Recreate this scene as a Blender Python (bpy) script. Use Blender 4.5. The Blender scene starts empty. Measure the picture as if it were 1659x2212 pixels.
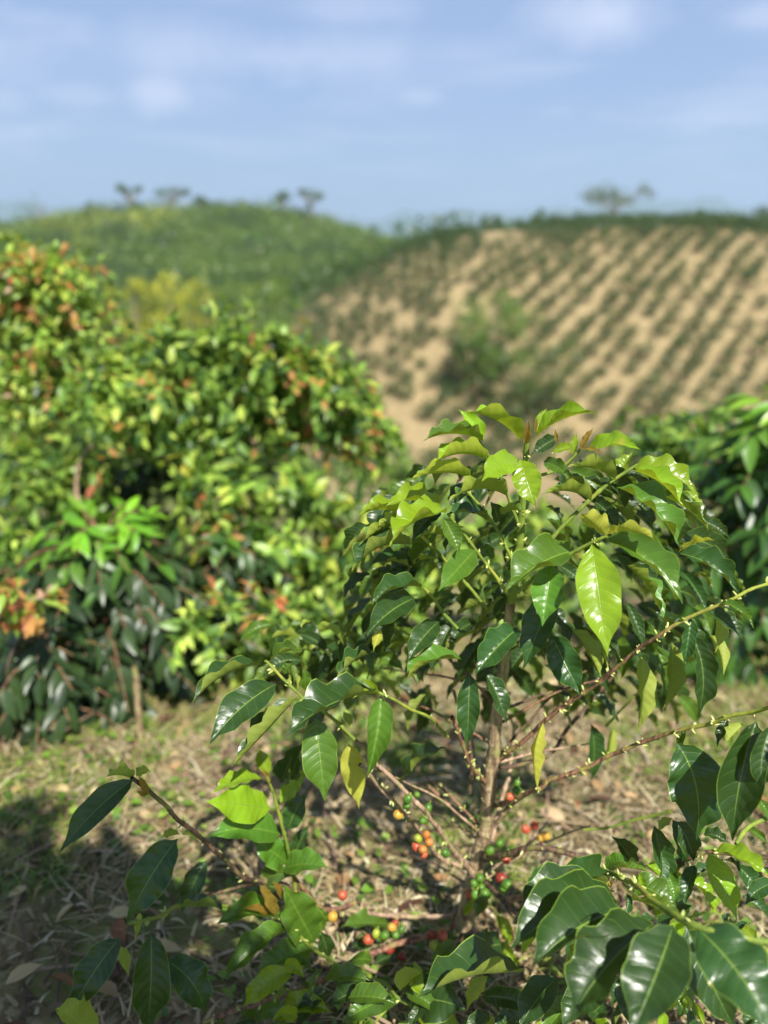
import bpy, math, random
import numpy as np
R = math.radians
SC = bpy.context.scene
COL = SC.collection
rng = np.random.default_rng(7)
random.seed(7)

# ------------------------------------------------------------------ camera
PITCH = R(21.4); FPX = 1597.0; CX, CY = 829.5, 1106.0   # photo seen at 1659 x 2212
EYE = np.array([0.0, 0.0, 1.30])
cam = bpy.data.cameras.new('camera'); camo = bpy.data.objects.new('camera', cam); COL.objects.link(camo)
camo.location = EYE; camo.rotation_euler = (math.pi/2 - PITCH, 0, 0)
cam.sensor_fit = 'VERTICAL'; cam.sensor_height = 36.0; cam.lens = 36.0*FPX/2212.0
cam.clip_start = 0.02; cam.clip_end = 30000
cam.dof.use_dof = True; cam.dof.focus_distance = 1.06; cam.dof.aperture_fstop = 1.75
SC.camera = camo
# ------------------------------------------------------------------ world, sun, exposure
SUN_EL, SUN_AZ = 54.0, 158.0      # azimuth clockwise from +Y (view direction): behind and to the right
sd = np.array([math.sin(R(SUN_AZ))*math.cos(R(SUN_EL)), math.cos(R(SUN_AZ))*math.cos(R(SUN_EL)), math.sin(R(SUN_EL))])
W = bpy.data.worlds.new('World'); SC.world = W; W.use_nodes = True
nt = W.node_tree; nt.nodes.clear()
def N(t, kind, **kw):
    n = t.nodes.new(kind)
    for k, v in kw.items():
        if k.startswith('i_'):
            n.inputs[k[2:].replace('_', ' ')].default_value = v
        else: setattr(n, k, v)
    return n
def math_n(t, op, a, b=None, c=None, clamp=False):
    n = t.nodes.new('ShaderNodeMath'); n.operation = op; n.use_clamp = clamp
    for i, v in enumerate((a, b, c)):
        if v is None: continue
        if isinstance(v, (int, float)): n.inputs[i].default_value = v
        else: t.links.new(v, n.inputs[i])
    return n.outputs[0]
def mix_c(t, f, a, b, mode='MIX'):
    n = t.nodes.new('ShaderNodeMix'); n.data_type = 'RGBA'; n.blend_type = mode
    for s, v in ((n.inputs[0], f), (n.inputs[6], a), (n.inputs[7], b)):
        if isinstance(v, (int, float)): s.default_value = v
        elif isinstance(v, tuple): s.default_value = (*v[:3], 1)
        else: t.links.new(v, s)
    return n.outputs[2]
def ramp(t, f, stops):
    n = t.nodes.new('ShaderNodeMapRange'); n.interpolation_type = 'SMOOTHSTEP'
    t.links.new(f, n.inputs[0]); n.inputs[1].default_value = stops[0]; n.inputs[2].default_value = stops[1]
    n.inputs[3].default_value = stops[2] if len(stops) > 2 else 0; n.inputs[4].default_value = stops[3] if len(stops) > 3 else 1
    return n.outputs[0]
sky = N(nt, 'ShaderNodeTexSky'); sky.sky_type = 'NISHITA'; sky.sun_disc = False
sky.sun_elevation = R(SUN_EL); sky.sun_rotation = R(SUN_AZ); sky.altitude = 1300; sky.air_density = 1.0; sky.dust_density = 0.6; sky.ozone_density = 2.2
tc = N(nt, 'ShaderNodeTexCoord')
# thin clouds: noise on a layer high above (direction / elevation)
sep = N(nt, 'ShaderNodeSeparateXYZ'); nt.links.new(tc.outputs['Generated'], sep.inputs[0])
zz = math_n(nt, 'MAXIMUM', sep.outputs[2], 0.02); zz = math_n(nt, 'ADD', zz, 0.10)
cx_ = math_n(nt, 'DIVIDE', sep.outputs[0], zz); cy_ = math_n(nt, 'DIVIDE', sep.outputs[1], zz)
cmb = N(nt, 'ShaderNodeCombineXYZ'); nt.links.new(cx_, cmb.inputs[0]); nt.links.new(cy_, cmb.inputs[1])
nz = N(nt, 'ShaderNodeTexNoise', i_Scale=0.75, i_Detail=6.0, i_Roughness=0.55, i_Distortion=0.4)
nt.links.new(cmb.outputs[0], nz.inputs['Vector'])
wis = ramp(nt, nz.outputs[0], (0.46, 0.74, 0.0, 0.75))
def pix_dir(x, y):
    t = np.array([(x-CX)/FPX, 1.0, -(y-CY)/FPX]); c, s = math.cos(PITCH), math.sin(PITCH)
    v = np.array([t[0], c + s*t[2], -s + c*t[2]]); return v/np.linalg.norm(v)
tot = None
nz2 = N(nt, 'ShaderNodeTexNoise', i_Scale=9.0, i_Detail=5.0, i_Roughness=0.6); nt.links.new(tc.outputs['Generated'], nz2.inputs['Vector'])
for (px, py, wd, ht, am) in ((345, 205, 70, 34, .75), (905, 208, 60, 22, .55), (1300, 35, 130, 48, .75), (170, 205, 90, 22, .4), (640, 125, 420, 50, .55), (1000, 120, 150, 45, .4), (5, 215, 50, 26, .4), (1640, 35, 60, 24, .5), (1570, 235, 30, 14, .35), (1200, 242, 45, 14, .25), (760, 20, 180, 30, .35)):
    d = pix_dir(px, py)
    sb = N(nt, 'ShaderNodeVectorMath', operation='SUBTRACT'); nt.links.new(tc.outputs['Generated'], sb.inputs[0]); sb.inputs[1].default_value = d
    sp = N(nt, 'ShaderNodeVectorMath', operation='MULTIPLY'); nt.links.new(sb.outputs[0], sp.inputs[0]); sp.inputs[1].default_value = (FPX/wd, FPX/wd, FPX/ht)
    ln = N(nt, 'ShaderNodeVectorMath', operation='LENGTH'); nt.links.new(sp.outputs[0], ln.inputs[0])
    dd = math_n(nt, 'ADD', ln.outputs['Value'], math_n(nt, 'MULTIPLY', math_n(nt, 'SUBTRACT', nz2.outputs[0], 0.5), 2.2))
    m = ramp(nt, dd, (0.0, 1.35, am, 0.0))
    tot = m if tot is None else math_n(nt, 'MAXIMUM', tot, m)
cl = math_n(nt, 'MAXIMUM', math_n(nt, 'MULTIPLY', wis, 0.8), tot)
skc = mix_c(nt, ramp(nt, sep.outputs[2], (0.24, 0.50, 0.66, 0.0)), sky.outputs[0], (3.7, 5.05, 8.4))   # paler veil low in the sky
col = mix_c(nt, math_n(nt, 'MULTIPLY', cl, 0.85), skc, (8.3, 8.9, 11.0))
bg = N(nt, 'ShaderNodeBackground', i_Strength=0.06); nt.links.new(col, bg.inputs[0])
ow = N(nt, 'ShaderNodeOutputWorld'); nt.links.new(bg.outputs[0], ow.inputs[0])
sl = bpy.data.lights.new('sun', 'SUN'); so = bpy.data.objects.new('sun', sl); COL.objects.link(so)
sl.energy = 5.0; sl.angle = R(0.53); sl.color = (1.0, 0.955, 0.88)
so.rotation_euler = (math.pi/2 - R(SUN_EL), 0, math.pi - R(SUN_AZ))
so.location = (5, -5, 20)
vs = SC.view_settings; vs.view_transform = 'Standard'; vs.look = 'None'; vs.gamma = 1; vs.use_curve_mapping = False; vs.exposure = 0.82
SC.cycles.max_bounces = 8; SC.cycles.transmission_bounces = 6; SC.cycles.volume_bounces = 1

# ------------------------------------------------------------------ helpers
def P(x, y, Y):
    """point seen at photo pixel (x, y) standing on the vertical plane Y metres ahead"""
    t = (y-CY)/FPX; c, s = math.cos(PITCH), math.sin(PITCH)
    d = Y/(c - t*s)
    return np.array([(x-CX)/FPX*d, Y, EYE[2] - d*(s + t*c)])
def unit(v): return v/(np.linalg.norm(v, axis=-1, keepdims=True)+1e-12)
def tag(o, label=None, cat=None, group=None, kind=None):
    if label: o['label'] = label
    if cat: o['category'] = cat
    if group: o['group'] = group
    if kind: o['kind'] = kind
    return o
def empty(name, loc, label, cat, group=None):
    o = bpy.data.objects.new(name, None); o.empty_display_size = .1; COL.objects.link(o); o.location = [float(a) for a in loc]
    return tag(o, label, cat, group)
def mesh_from(name, V, F, uv=None, tint=None, smooth=True):
    """V (n,3), F (m,4) quads or (m,3); uv per vertex; tint per vertex (rgb)"""
    me = bpy.data.meshes.new(name); V = np.asarray(V, dtype=np.float32); F = np.asarray(F, dtype=np.int32)
    k = F.shape[1]
    me.vertices.add(len(V)); me.vertices.foreach_set('co', V.ravel())
    me.loops.add(F.size); me.loops.foreach_set('vertex_index', F.ravel())
    me.polygons.add(len(F)); me.polygons.foreach_set('loop_start', np.arange(0, F.size, k, dtype=np.int32))
    me.polygons.foreach_set('loop_total', np.full(len(F), k, dtype=np.int32))
    me.polygons.foreach_set('use_smooth', np.full(len(F), smooth))
    if uv is not None:
        l = me.uv_layers.new(name='UVMap'); l.data.foreach_set('uv', np.asarray(uv, dtype=np.float32)[F.ravel()].ravel())
    if tint is not None:
        a = me.color_attributes.new('tint', 'FLOAT_COLOR', 'POINT')
        t = np.concatenate([tint, np.ones((len(V), 1))], 1).astype(np.float32); a.data.foreach_set('color', t.ravel())
    me.update(calc_edges=True)
    return me
def link(name, me, mat, parent=None):
    if mat is not None:
        me.materials.clear(); me.materials.append(mat)
    o = bpy.data.objects.new(name, me); COL.objects.link(o)
    if parent is not None: o.parent = parent
    return o
def local(V, parent):
    off = np.zeros(3)
    while parent is not None: off = off+np.array(parent.location); parent = parent.parent
    return V - off[None, :]
class Geo:
    """collects pieces into one mesh"""
    def __init__(s): s.V = []; s.F = []; s.U = []; s.T = []; s.n = 0
    def add(s, V, F, U=None, T=None):
        s.V.append(V); s.F.append(np.asarray(F)+s.n)
        s.U.append(U if U is not None else np.zeros((len(V), 2)))
        s.T.append(np.broadcast_to(T if T is not None else np.array([.5, .5, .5]), (len(V), 3)))
        s.n += len(V)
    def build(s, name, mat, parent=None, smooth=True):
        V = np.concatenate(s.V)
        if parent is not None: V = local(V, parent)
        me = mesh_from(name, V, np.concatenate(s.F), np.concatenate(s.U), np.concatenate(s.T), smooth)
        return link(name, me, mat, parent)
def spline(pts, n=8):
    p = np.asarray(pts, dtype=float)
    if len(p) < 3: return np.array([p[0]+(p[-1]-p[0])*t for t in np.linspace(0, 1, n+1)])
    q = np.vstack([2*p[0]-p[1], p, 2*p[-1]-p[-2]]); out = []
    for i in range(1, len(q)-2):
        for t in np.linspace(0, 1, n, endpoint=False):
            a, b, c, d = q[i-1], q[i], q[i+1], q[i+2]
            out.append(.5*((2*b)+(-a+c)*t+(2*a-5*b+4*c-d)*t*t+(-a+3*b-3*c+d)*t**3))
    out.append(q[-2]); return np.array(out)
def tube(geo, pts, rad, ns=8, T=None, rough=0.0, seed=0):
    p = np.asarray(pts); n = len(p); rad = np.broadcast_to(rad, (n,))
    tg = unit(np.gradient(p, axis=0)); ref = np.array([0.13, 0.21, 0.97])
    if abs(np.dot(unit(p[-1]-p[0]), ref)) > .9: ref = np.array([1, 0.1, 0.05])
    a = unit(np.cross(tg, ref)); b = np.cross(tg, a)
    th = np.linspace(0, 2*math.pi, ns, endpoint=False)
    rr = rad[:, None]*np.ones((1, ns))
    if rough: rr = rr*(1+rough*np.random.default_rng(seed).uniform(-1, 1, (n, ns)))
    V = p[:, None, :] + rr[:, :, None]*(np.cos(th)[None, :, None]*a[:, None, :] + np.sin(th)[None, :, None]*b[:, None, :])
    V = V.reshape(-1, 3); F = []
    for i in range(n-1):
        for j in range(ns):
            k = (j+1) % ns; F.append((i*ns+j, i*ns+k, (i+1)*ns+k, (i+1)*ns+j))
    V = np.vstack([V, p[:1], p[-1:]])
    for j in range(ns):
        k = (j+1) % ns; F.append((n*ns, n*ns, k, j)); F.append((n*ns+1, n*ns+1, (n-1)*ns+j, (n-1)*ns+k))
    F = np.array(F); caps = F[:, 0] == F[:, 1]
    # caps as thin quads: use distinct centre copies
    F2 = F[~caps]
    U = np.zeros((len(V), 2)); U[:n*ns, 0] = np.repeat(np.linspace(0, 1, n), ns); U[:n*ns, 1] = np.tile(np.linspace(0, 1, ns), n)
    geo.add(V[:n*ns], F2, U[:n*ns], T)
# leaf built along a bent midrib, arrays of nu x nv points
def leaf_mesh(B, C, T_, n0fn, width, fold=30, wave=.10, nu=22, nv=11, seed=0, curl=.0, twist=0):
    r = np.random.default_rng(seed)
    u = np.linspace(0, 1, nu); uu = u[:, None]
    mid = (1-uu)**2*B + 2*uu*(1-uu)*C + uu**2*T_
    tg = unit(np.gradient(mid, axis=0))
    nn = n0fn(mid, tg)
    tw = np.radians(twist)*(u-.3)
    sd_ = np.cross(tg, nn)
    nn, sd_ = nn*np.cos(tw)[:, None]+sd_*np.sin(tw)[:, None], sd_*np.cos(tw)[:, None]-nn*np.sin(tw)[:, None]
    prof = np.sin(math.pi*np.clip(u, 0, 1)**0.84)**0.90
    prof = prof*(1-.50*sst((u-.70)/.22)*(u < 1.1))

    pet = np.clip(u/0.07, 0, 1)**1.4; prof = prof*pet; prof[0] = .012; prof[-1] = 0.0; prof = np.maximum(prof, 0.012*(1-u))
    v = np.linspace(-1, 1, nv)
    hw = width/2*prof
    ph = r.uniform(0, 6.28, 2); fq = r.uniform(2.6, 4.6, 2)
    V = np.zeros((nu, nv, 3))
    for j, vv in enumerate(v):
        s = abs(vv); side = 0 if vv < 0 else 1
        ang = np.radians(fold)*(1+.25*np.sin(u*5+ph[side])) * (0.75+0.40*s) - curl*s*s
        x = hw*vv*np.cos(ang); z = hw*s*np.sin(ang)
        z = z + width*wave*1.7*(s**2.0)*np.sin(fq[side]*2*math.pi*u*0.9+ph[side])*np.sin(math.pi*u)**.6*.5 + width*.014*s**3*np.sin(fq[1-side]*5.1*math.pi*u+ph[0]*2)*np.sin(math.pi*u)**.5
        # corrugation between the side veins
        z = z + width*.012*np.sin(2*math.pi*(u*9.5-s*.95))*np.sin(math.pi*s)**1*np.sin(math.pi*u)
        x = x*(1+.035*np.sin(fq[side]*2*math.pi*u*.8+ph[side]+1))
        V[:, j, :] = mid + sd_*x[:, None] + nn*z[:, None]
    Fi = []
    idx = np.arange(nu*nv).reshape(nu, nv)
    a = idx[:-1, :-1]; b = idx[1:, :-1]; c = idx[1:, 1:]; d = idx[:-1, 1:]
    F = np.stack([a, d, c, b], -1).reshape(-1, 4)
    U = np.stack([np.repeat(u, nv), np.tile(v*.5+.5, nu)], 1)
    return V.reshape(-1, 3), F, U
# check of winding: face normal should be +nn; sd = tg x nn, so (v+) x (u+) = sd x tg = nn  -> order a(u,v) d(v+) c b(u+)

# many simple leaves at once
def leaf_cloud(geo, pos, dirn, nrm, L, Wd, tint, seg=4, droop=.25, fold=.25):
    n = len(pos); L = np.broadcast_to(L, (n,)); Wd = np.broadcast_to(Wd, (n,))
    dirn = unit(dirn); nrm = unit(nrm - dirn*np.sum(nrm*dirn, 1, keepdims=True)); side = np.cross(dirn, nrm)
    if seg == 1:   # a folded diamond of 2 quads is too much far away: one diamond
        V = np.stack([pos, pos+dirn*(L*.45)[:, None]+side*(Wd*.5)[:, None], pos+dirn*L[:, None]-nrm*(L*droop)[:, None], pos+dirn*(L*.45)[:, None]-side*(Wd*.5)[:, None]], 1)
        F = (np.arange(n)[:, None]*4+np.array([0, 1, 2, 3])[None]); U = np.tile(np.array([[0, .5], [.5, 1], [1, .5], [.5, 0]]), (n, 1)); k = 4
        geo.add(V.reshape(-1, 3), F, U, np.repeat(tint, k, 0)); return
    us = np.linspace(0, 1, seg+1); w = np.sin(math.pi*us**.85)**.8; w[0] = .03; w[-1] = .01
    cols = []
    for j, vv in enumerate((-1, 0, 1)):
        for i, u_ in enumerate(us):
            p = pos + dirn*(L*u_)[:, None] - nrm*(L*droop*u_*u_)[:, None] + side*(Wd*.5*w[i]*vv)[:, None] + nrm*(Wd*.5*w[i]*abs(vv)*fold)[:, None]
            cols.append(p)
    k = 3*(seg+1); V = np.stack(cols, 1).reshape(-1, 3); f = []
    for j in range(2):
        for i in range(seg):
            a = j*(seg+1)+i; f.append((a, a+seg+1, a+seg+2, a+1))
    F = (np.arange(n)[:, None, None]*k+np.array(f)[None]).reshape(-1, 4)
    Uo = np.array([[u_, (vv+1)/2] for vv in (-1, 0, 1) for u_ in us]); U = np.tile(Uo, (n, 1))
    geo.add(V, F, U, np.repeat(tint, k, 0))

# ------------------------------------------------------------------ materials
def new_mat(name):
    m = bpy.data.materials.new(name); m.use_nodes = True; t = m.node_tree; t.nodes.clear(); return m, t
def leaf_mat(name, top=None, under=None, trans=(.30, .42, .04), tf=.34, rough=.30, hero=True, spec=.5, spots=0.0):
    m, t = new_mat(name); L = t.links.new
    uvn = N(t, 'ShaderNodeTexCoord'); sp = N(t, 'ShaderNodeSeparateXYZ'); L(uvn.outputs['UV'], sp.inputs[0])
    geo = N(t, 'ShaderNodeNewGeometry')
    if top is None:
        at = N(t, 'ShaderNodeAttribute', attribute_name='tint'); topc = at.outputs['Color']
        underc = mix_c(t, .45, topc, (.13, .19, .04)); trc = mix_c(t, .5, mix_c(t, 1, topc, (3.2, 3.0, 1.6), 'MULTIPLY'), trans)
    else: topc = None
    noi = N(t, 'ShaderNodeTexNoise', i_Scale=26.0, i_Detail=4.0); L(uvn.outputs['Object'], noi.inputs['Vector'])
    bump_src = None
    if hero:
        oi = N(t, 'ShaderNodeObjectInfo')
        a = math_n(t, 'ABSOLUTE', math_n(t, 'SUBTRACT', math_n(t, 'MULTIPLY', sp.outputs[1], 2), 1))
        ribw = math_n(t, 'SUBTRACT', 0.055, math_n(t, 'MULTIPLY', sp.outputs[0], .03))
        rib = math_n(t, 'SUBTRACT', 1, math_n(t, 'DIVIDE', a, ribw), clamp=True)
        ph = math_n(t, 'SUBTRACT', math_n(t, 'MULTIPLY', sp.outputs[0], 9.5), math_n(t, 'MULTIPLY', math_n(t, 'POWER', a, 1.25), 1.1))
        tri = math_n(t, 'ABSOLUTE', math_n(t, 'SUBTRACT', math_n(t, 'FRACT', ph), .5))    # 0.5 at vein
        vein = ramp(t, tri, (0.455, 0.495)); vein = math_n(t, 'MULTIPLY', vein, ramp(t, a, (.75, .97, 1, 0)))
        rim = ramp(t, a, (.955, .99))
        tc0 = mix_c(t, noi.outputs[0], tuple(.72*c for c in top), tuple(1.28*c for c in top))
        var = math_n(t, 'ADD', .78, math_n(t, 'MULTIPLY', oi.outputs['Random'], .44))
        hs = N(t, 'ShaderNodeHueSaturation'); L(tc0, hs.inputs['Color']); L(var, hs.inputs['Value'])
        L(math_n(t, 'ADD', .488, math_n(t, 'MULTIPLY', oi.outputs['Random'], .024)), hs.inputs['Hue'])
        vein_col = tuple(min(1, c*1.6+.05*k) for c, k in zip(top, (1.3, 1.7, .2)))  # paler green of the side veins
        tc1 = mix_c(t, math_n(t, 'MULTIPLY', vein, .45), hs.outputs[0], vein_col)
        tc1 = mix_c(t, math_n(t, 'MULTIPLY', math_n(t, 'MAXIMUM', rib, rim), .8), tc1, (.24, .36, .05))
        # leaf-miner and rust spots, brown worn patches
        vo = N(t, 'ShaderNodeTexVoronoi', i_Scale=15.0); L(uvn.outputs['Object'], vo.inputs['Vector'])
        spm = math_n(t, 'MULTIPLY', ramp(t, vo.outputs['Distance'], (.05, .13, 1, 0)), math_n(t, 'GREATER_THAN', oi.outputs['Random'], .25))
        vc = N(t, 'ShaderNodeSeparateColor'); L(vo.outputs['Color'], vc.inputs[0])
        spm = math_n(t, 'MULTIPLY', spm, math_n(t, 'GREATER_THAN', vc.outputs[0], .66))
        tc1 = mix_c(t, math_n(t, 'MULTIPLY', spm, .75), tc1, (.40, .36, .05))
        # scorched tips and edge patches on some leaves
        br = math_n(t, 'ADD', math_n(t, 'MAXIMUM', sp.outputs[0], math_n(t, 'MULTIPLY', a, .96)), math_n(t, 'MULTIPLY', math_n(t, 'SUBTRACT', noi.outputs[0], .5), .5))
        br = math_n(t, 'MULTIPLY', ramp(t, br, (1.02, 1.06)), math_n(t, 'GREATER_THAN', math_n(t, 'FRACT', math_n(t, 'MULTIPLY', oi.outputs['Random'], 7.3)), .55))
        topc = mix_c(t, math_n(t, 'MULTIPLY', br, .85), tc1, (.16, .085, .03))
        un = mix_c(t, noi.outputs[0], tuple(.85*c for c in under), tuple(1.12*c for c in under))
        underc = mix_c(t, math_n(t, 'MAXIMUM', math_n(t, 'MULTIPLY', vein, .5), rib), un, tuple(min(1, 1.5*c+.04) for c in under))
        trc = mix_c(t, math_n(t, 'MAXIMUM', vein, rib), trans, tuple(.45*c for c in trans))
        hgt = math_n(t, 'SUBTRACT', math_n(t, 'MULTIPLY', math_n(t, 'SUBTRACT', .5, tri), 1.0), math_n(t, 'MULTIPLY', rib, .8))
        hgt = math_n(t, 'SUBTRACT', hgt, math_n(t, 'MULTIPLY', vein, .3))
        n3 = N(t, 'ShaderNodeTexNoise', i_Scale=60.0, i_Detail=3.0); L(uvn.outputs['Object'], n3.inputs['Vector'])
        hgt = math_n(t, 'ADD', hgt, math_n(t, 'MULTIPLY', n3.outputs[0], .9))
        bp = N(t, 'ShaderNodeBump', i_Strength=.30, i_Distance=.003); L(hgt, bp.inputs['Height']); bump_src = bp.outputs[0]
    else:
        topc = mix_c(t, noi.outputs[0], mix_c(t, 1, topc, (.8, .8, .8), 'MULTIPLY'), mix_c(t, 1, topc, (1.2, 1.2, 1.2), 'MULTIPLY'))
    colr = mix_c(t, geo.outputs['Backfacing'], topc, underc)
    pb = N(t, 'ShaderNodeBsdfPrincipled'); L(colr, pb.inputs['Base Color']); pb.inputs['Specular IOR Level'].default_value = spec
    rg = mix_c(t, geo.outputs['Backfacing'], (rough,)*3, (.62,)*3)
    if hero:
        rn = math_n(t, 'MULTIPLY', math_n(t, 'SUBTRACT', noi.outputs[0], .5), .45); rs = N(t, 'ShaderNodeSeparateColor'); L(rg, rs.inputs[0]); L(math_n(t, 'ADD', rs.outputs[0], rn), pb.inputs['Roughness'])
    else: L(rg, pb.inputs['Roughness'])
    tr = N(t, 'ShaderNodeBsdfTranslucent')
    if isinstance(trc, tuple): tr.inputs[0].default_value = (*trc, 1)
    else: L(trc, tr.inputs[0])
    if bump_src is not None: L(bump_src, pb.inputs['Normal']); L(bump_src, tr.inputs['Normal'])
    mx = N(t, 'ShaderNodeMixShader'); mx.inputs[0].default_value = tf; L(pb.outputs[0], mx.inputs[1]); L(tr.outputs[0], mx.inputs[2])
    o = N(t, 'ShaderNodeOutputMaterial'); L(mx.outputs[0], o.inputs[0]); return m
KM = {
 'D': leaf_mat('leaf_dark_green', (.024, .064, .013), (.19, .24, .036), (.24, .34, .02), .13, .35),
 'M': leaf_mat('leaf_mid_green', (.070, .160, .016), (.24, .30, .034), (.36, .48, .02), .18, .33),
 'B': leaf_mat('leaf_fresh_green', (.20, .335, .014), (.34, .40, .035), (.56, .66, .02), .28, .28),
 'L': leaf_mat('leaf_pale_underside', (.12, .22, .03), (.34, .41, .06), (.48, .58, .06), .40, .34),
 'Y': leaf_mat('leaf_yellowing', (.36, .40, .03), (.46, .47, .06), (.70, .68, .05), .42, .36),
 'Z': leaf_mat('leaf_bronze_young', (.34, .22, .04), (.42, .27, .06), (.62, .42, .06), .40, .24),
}
M_FOL = leaf_mat('leaf_far', None, None, (.30, .42, .05), .30, .42, hero=False)
M_GLOS = leaf_mat('leaf_glossy_far', None, None, (.26, .36, .03), .22, .38, hero=False, spec=.55)
def bark_mat(name, c1, c2, c3, sc=60, bump=.5, tf=False):
    m, t = new_mat(name); L = t.links.new; tcn = N(t, 'ShaderNodeTexCoord')
    mp = N(t, 'ShaderNodeMapping'); mp.inputs['Scale'].default_value = (1, 1, .22); L(tcn.outputs['Object'], mp.inputs[0])
    a = N(t, 'ShaderNodeTexNoise', i_Scale=sc*1.5, i_Detail=7.0, i_Roughness=.65); L(mp.outputs[0], a.inputs['Vector'])
    b = N(t, 'ShaderNodeTexNoise', i_Scale=sc*.35, i_Detail=4.0); L(tcn.outputs['Object'], b.inputs['Vector'])
    c = mix_c(t, ramp(t, a.outputs[0], (.36, .64)), c1, c2); c = mix_c(t, ramp(t, b.outputs[0], (.50, .70)), c, c3)
    if tf:
        su = N(t, 'ShaderNodeSeparateXYZ'); L(tcn.outputs['UV'], su.inputs[0])
        c = mix_c(t, ramp(t, math_n(t, 'ADD', su.outputs[0], math_n(t, 'MULTIPLY', math_n(t, 'SUBTRACT', b.outputs[0], .5), .5)), (.60, .86)), c, mix_c(t, a.outputs[0], (.20, .26, .025), (.38, .40, .05)))
    pb = N(t, 'ShaderNodeBsdfPrincipled', i_Roughness=.72); L(c, pb.inputs['Base Color'])
    bp = N(t, 'ShaderNodeBump', i_Strength=bump, i_Distance=.004); L(a.outputs[0], bp.inputs['Height']); L(bp.outputs[0], pb.inputs['Normal'])
    o = N(t, 'ShaderNodeOutputMaterial'); L(pb.outputs[0], o.inputs[0]); return m
M_TRUNK = bark_mat('bark_tan', (.12, .075, .04), (.46, .34, .19), (.30, .29, .10), 70, .9)
M_TWIG = bark_mat('bark_red_brown', (.085, .035, .022), (.33, .17, .095), (.28, .24, .06), 90, .6)
M_TWIGT = bark_mat('bark_pale', (.17, .10, .06), (.50, .34, .22), (.30, .26, .10), 80, .6)
M_GSTEM = bark_mat('stem_green', (.11, .17, .02), (.22, .29, .03), (.30, .30, .04), 40, .2)
M_WOOD = bark_mat('bark_far', (.12, .09, .06), (.30, .25, .17), (.22, .22, .10), 12, .5)
M_BUD = bark_mat('bud_cream_green', (.30, .36, .06), (.62, .62, .26), (.40, .46, .08), 90, .2)
def berry_mat(name, c1, c2):
    m, t = new_mat(name); L = t.links.new; tcn = N(t, 'ShaderNodeTexCoord')
    a = N(t, 'ShaderNodeTexNoise', i_Scale=70.0, i_Detail=3.0); L(tcn.outputs['Object'], a.inputs['Vector'])
    c = mix_c(t, ramp(t, a.outputs[0], (.35, .65)), c1, c2)
    pb = N(t, 'ShaderNodeBsdfPrincipled', i_Roughness=.36); L(c, pb.inputs['Base Color']); pb.inputs['Subsurface Weight'].default_value = .12; pb.inputs['Subsurface Radius'].default_value = (.006, .003, .002)
    o = N(t, 'ShaderNodeOutputMaterial'); L(pb.outputs[0], o.inputs[0]); return m
BM = {'g': berry_mat('cherry_green', (.05, .13, .015), (.10, .21, .02)), 'o': berry_mat('cherry_orange', (.50, .15, .03), (.50, .23, .05)),
      'r': berry_mat('cherry_red', (.40, .065, .03), (.50, .12, .055)), 'y': berry_mat('cherry_yellow', (.52, .28, .04), (.46, .31, .05)), 'd': berry_mat('cherry_dark_red', (.24, .03, .02), (.32, .05, .03)),
      'l': berry_mat('cherry_lime', (.26, .32, .03), (.34, .36, .04))}

# ------------------------------------------------------------------ terrain
def sst(x): x = np.clip(x, 0, 1); return x*x*(3-2*x)
def vnoise(x, y, s, seed=0):
    x = x/s+seed*17.3; y = y/s-seed*9.1; xi = np.floor(x); yi = np.floor(y); fx = sst(x-xi); fy = sst(y-yi)
    h = lambda a, b: np.modf(np.abs(np.sin(a*127.1+b*311.7+seed)*43758.5453))[0]
    return (h(xi, yi)*(1-fx)+h(xi+1, yi)*fx)*(1-fy)+(h(xi, yi+1)*(1-fx)+h(xi+1, yi+1)*fx)*fy
def ground_z(x, y):
    x = np.asarray(x, float); y = np.asarray(y, float); r = np.hypot(x, y)
    hn = -.36*.5*np.logaddexp(0, np.clip((y-1.3)/.5, -30, 400))
    hn = hn + .03*(vnoise(x, y, .6, 3)-.5)*np.clip(r/1.5, .3, 1) + .12*(vnoise(x, y, 3, 5)-.5)*sst((r-1.5)/3)
    k = 1.2; v = -14.0 + 1.2*(vnoise(x, y, 22, 2)-.5)
    base = np.logaddexp(np.clip(hn/k, -300, 300), v/k)*k
    A = .12+.88*sst((x+34)/46.)
    crest = 79+2.5*np.sin(x*.09+1)
    rp = sst((y-40+.05*(x-8)**2*.12)/(crest-40)) * np.exp(-(np.maximum(y-crest-3, 0)/38)**2)
    base = base + 14.6*A*rp*(1-.10*np.clip((x-22)/25, -1.3, 1.3)**2) + (1.4*np.exp(-((x-6)/9)**2)*np.exp(-((y-60)/13)**2))
    base = base + 18.3*np.exp(-(np.abs(x+48)/np.where(x > -48, 55, 95))**2.4)*np.exp(-((y-235)/75)**2) + 3*(vnoise(x, y, 60, 8)-.5)*sst((r-100)/80)
    base = base + 9*np.exp(-((x+75)/40)**2-((y-95)/35)**2)
    far = sst((r-330)/1300.)
    return base - 105*far + 14*(vnoise(x, y, 420, 4)-.5)*far
nr, na = 250, 360
rr = np.concatenate([np.linspace(.0, 6, 90)[1:], 6*np.exp(np.linspace(0, math.log(5600/6.), nr-89))[1:]])
th = np.linspace(0, 2*math.pi, na, endpoint=False)
gx = (rr[:, None]*np.cos(th)[None]); gy = (rr[:, None]*np.sin(th)[None]); gz = ground_z(gx, gy)
GV = np.stack([gx, gy, gz], -1).reshape(-1, 3); n1 = len(rr)
idx = np.arange(n1*na).reshape(n1, na); nx = np.roll(idx, -1, 1)
GF = np.stack([idx[:-1], idx[1:], nx[1:], nx[:-1]], -1).reshape(-1, 4)
X_, Y_ = GV[:, 0], GV[:, 1]
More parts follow.
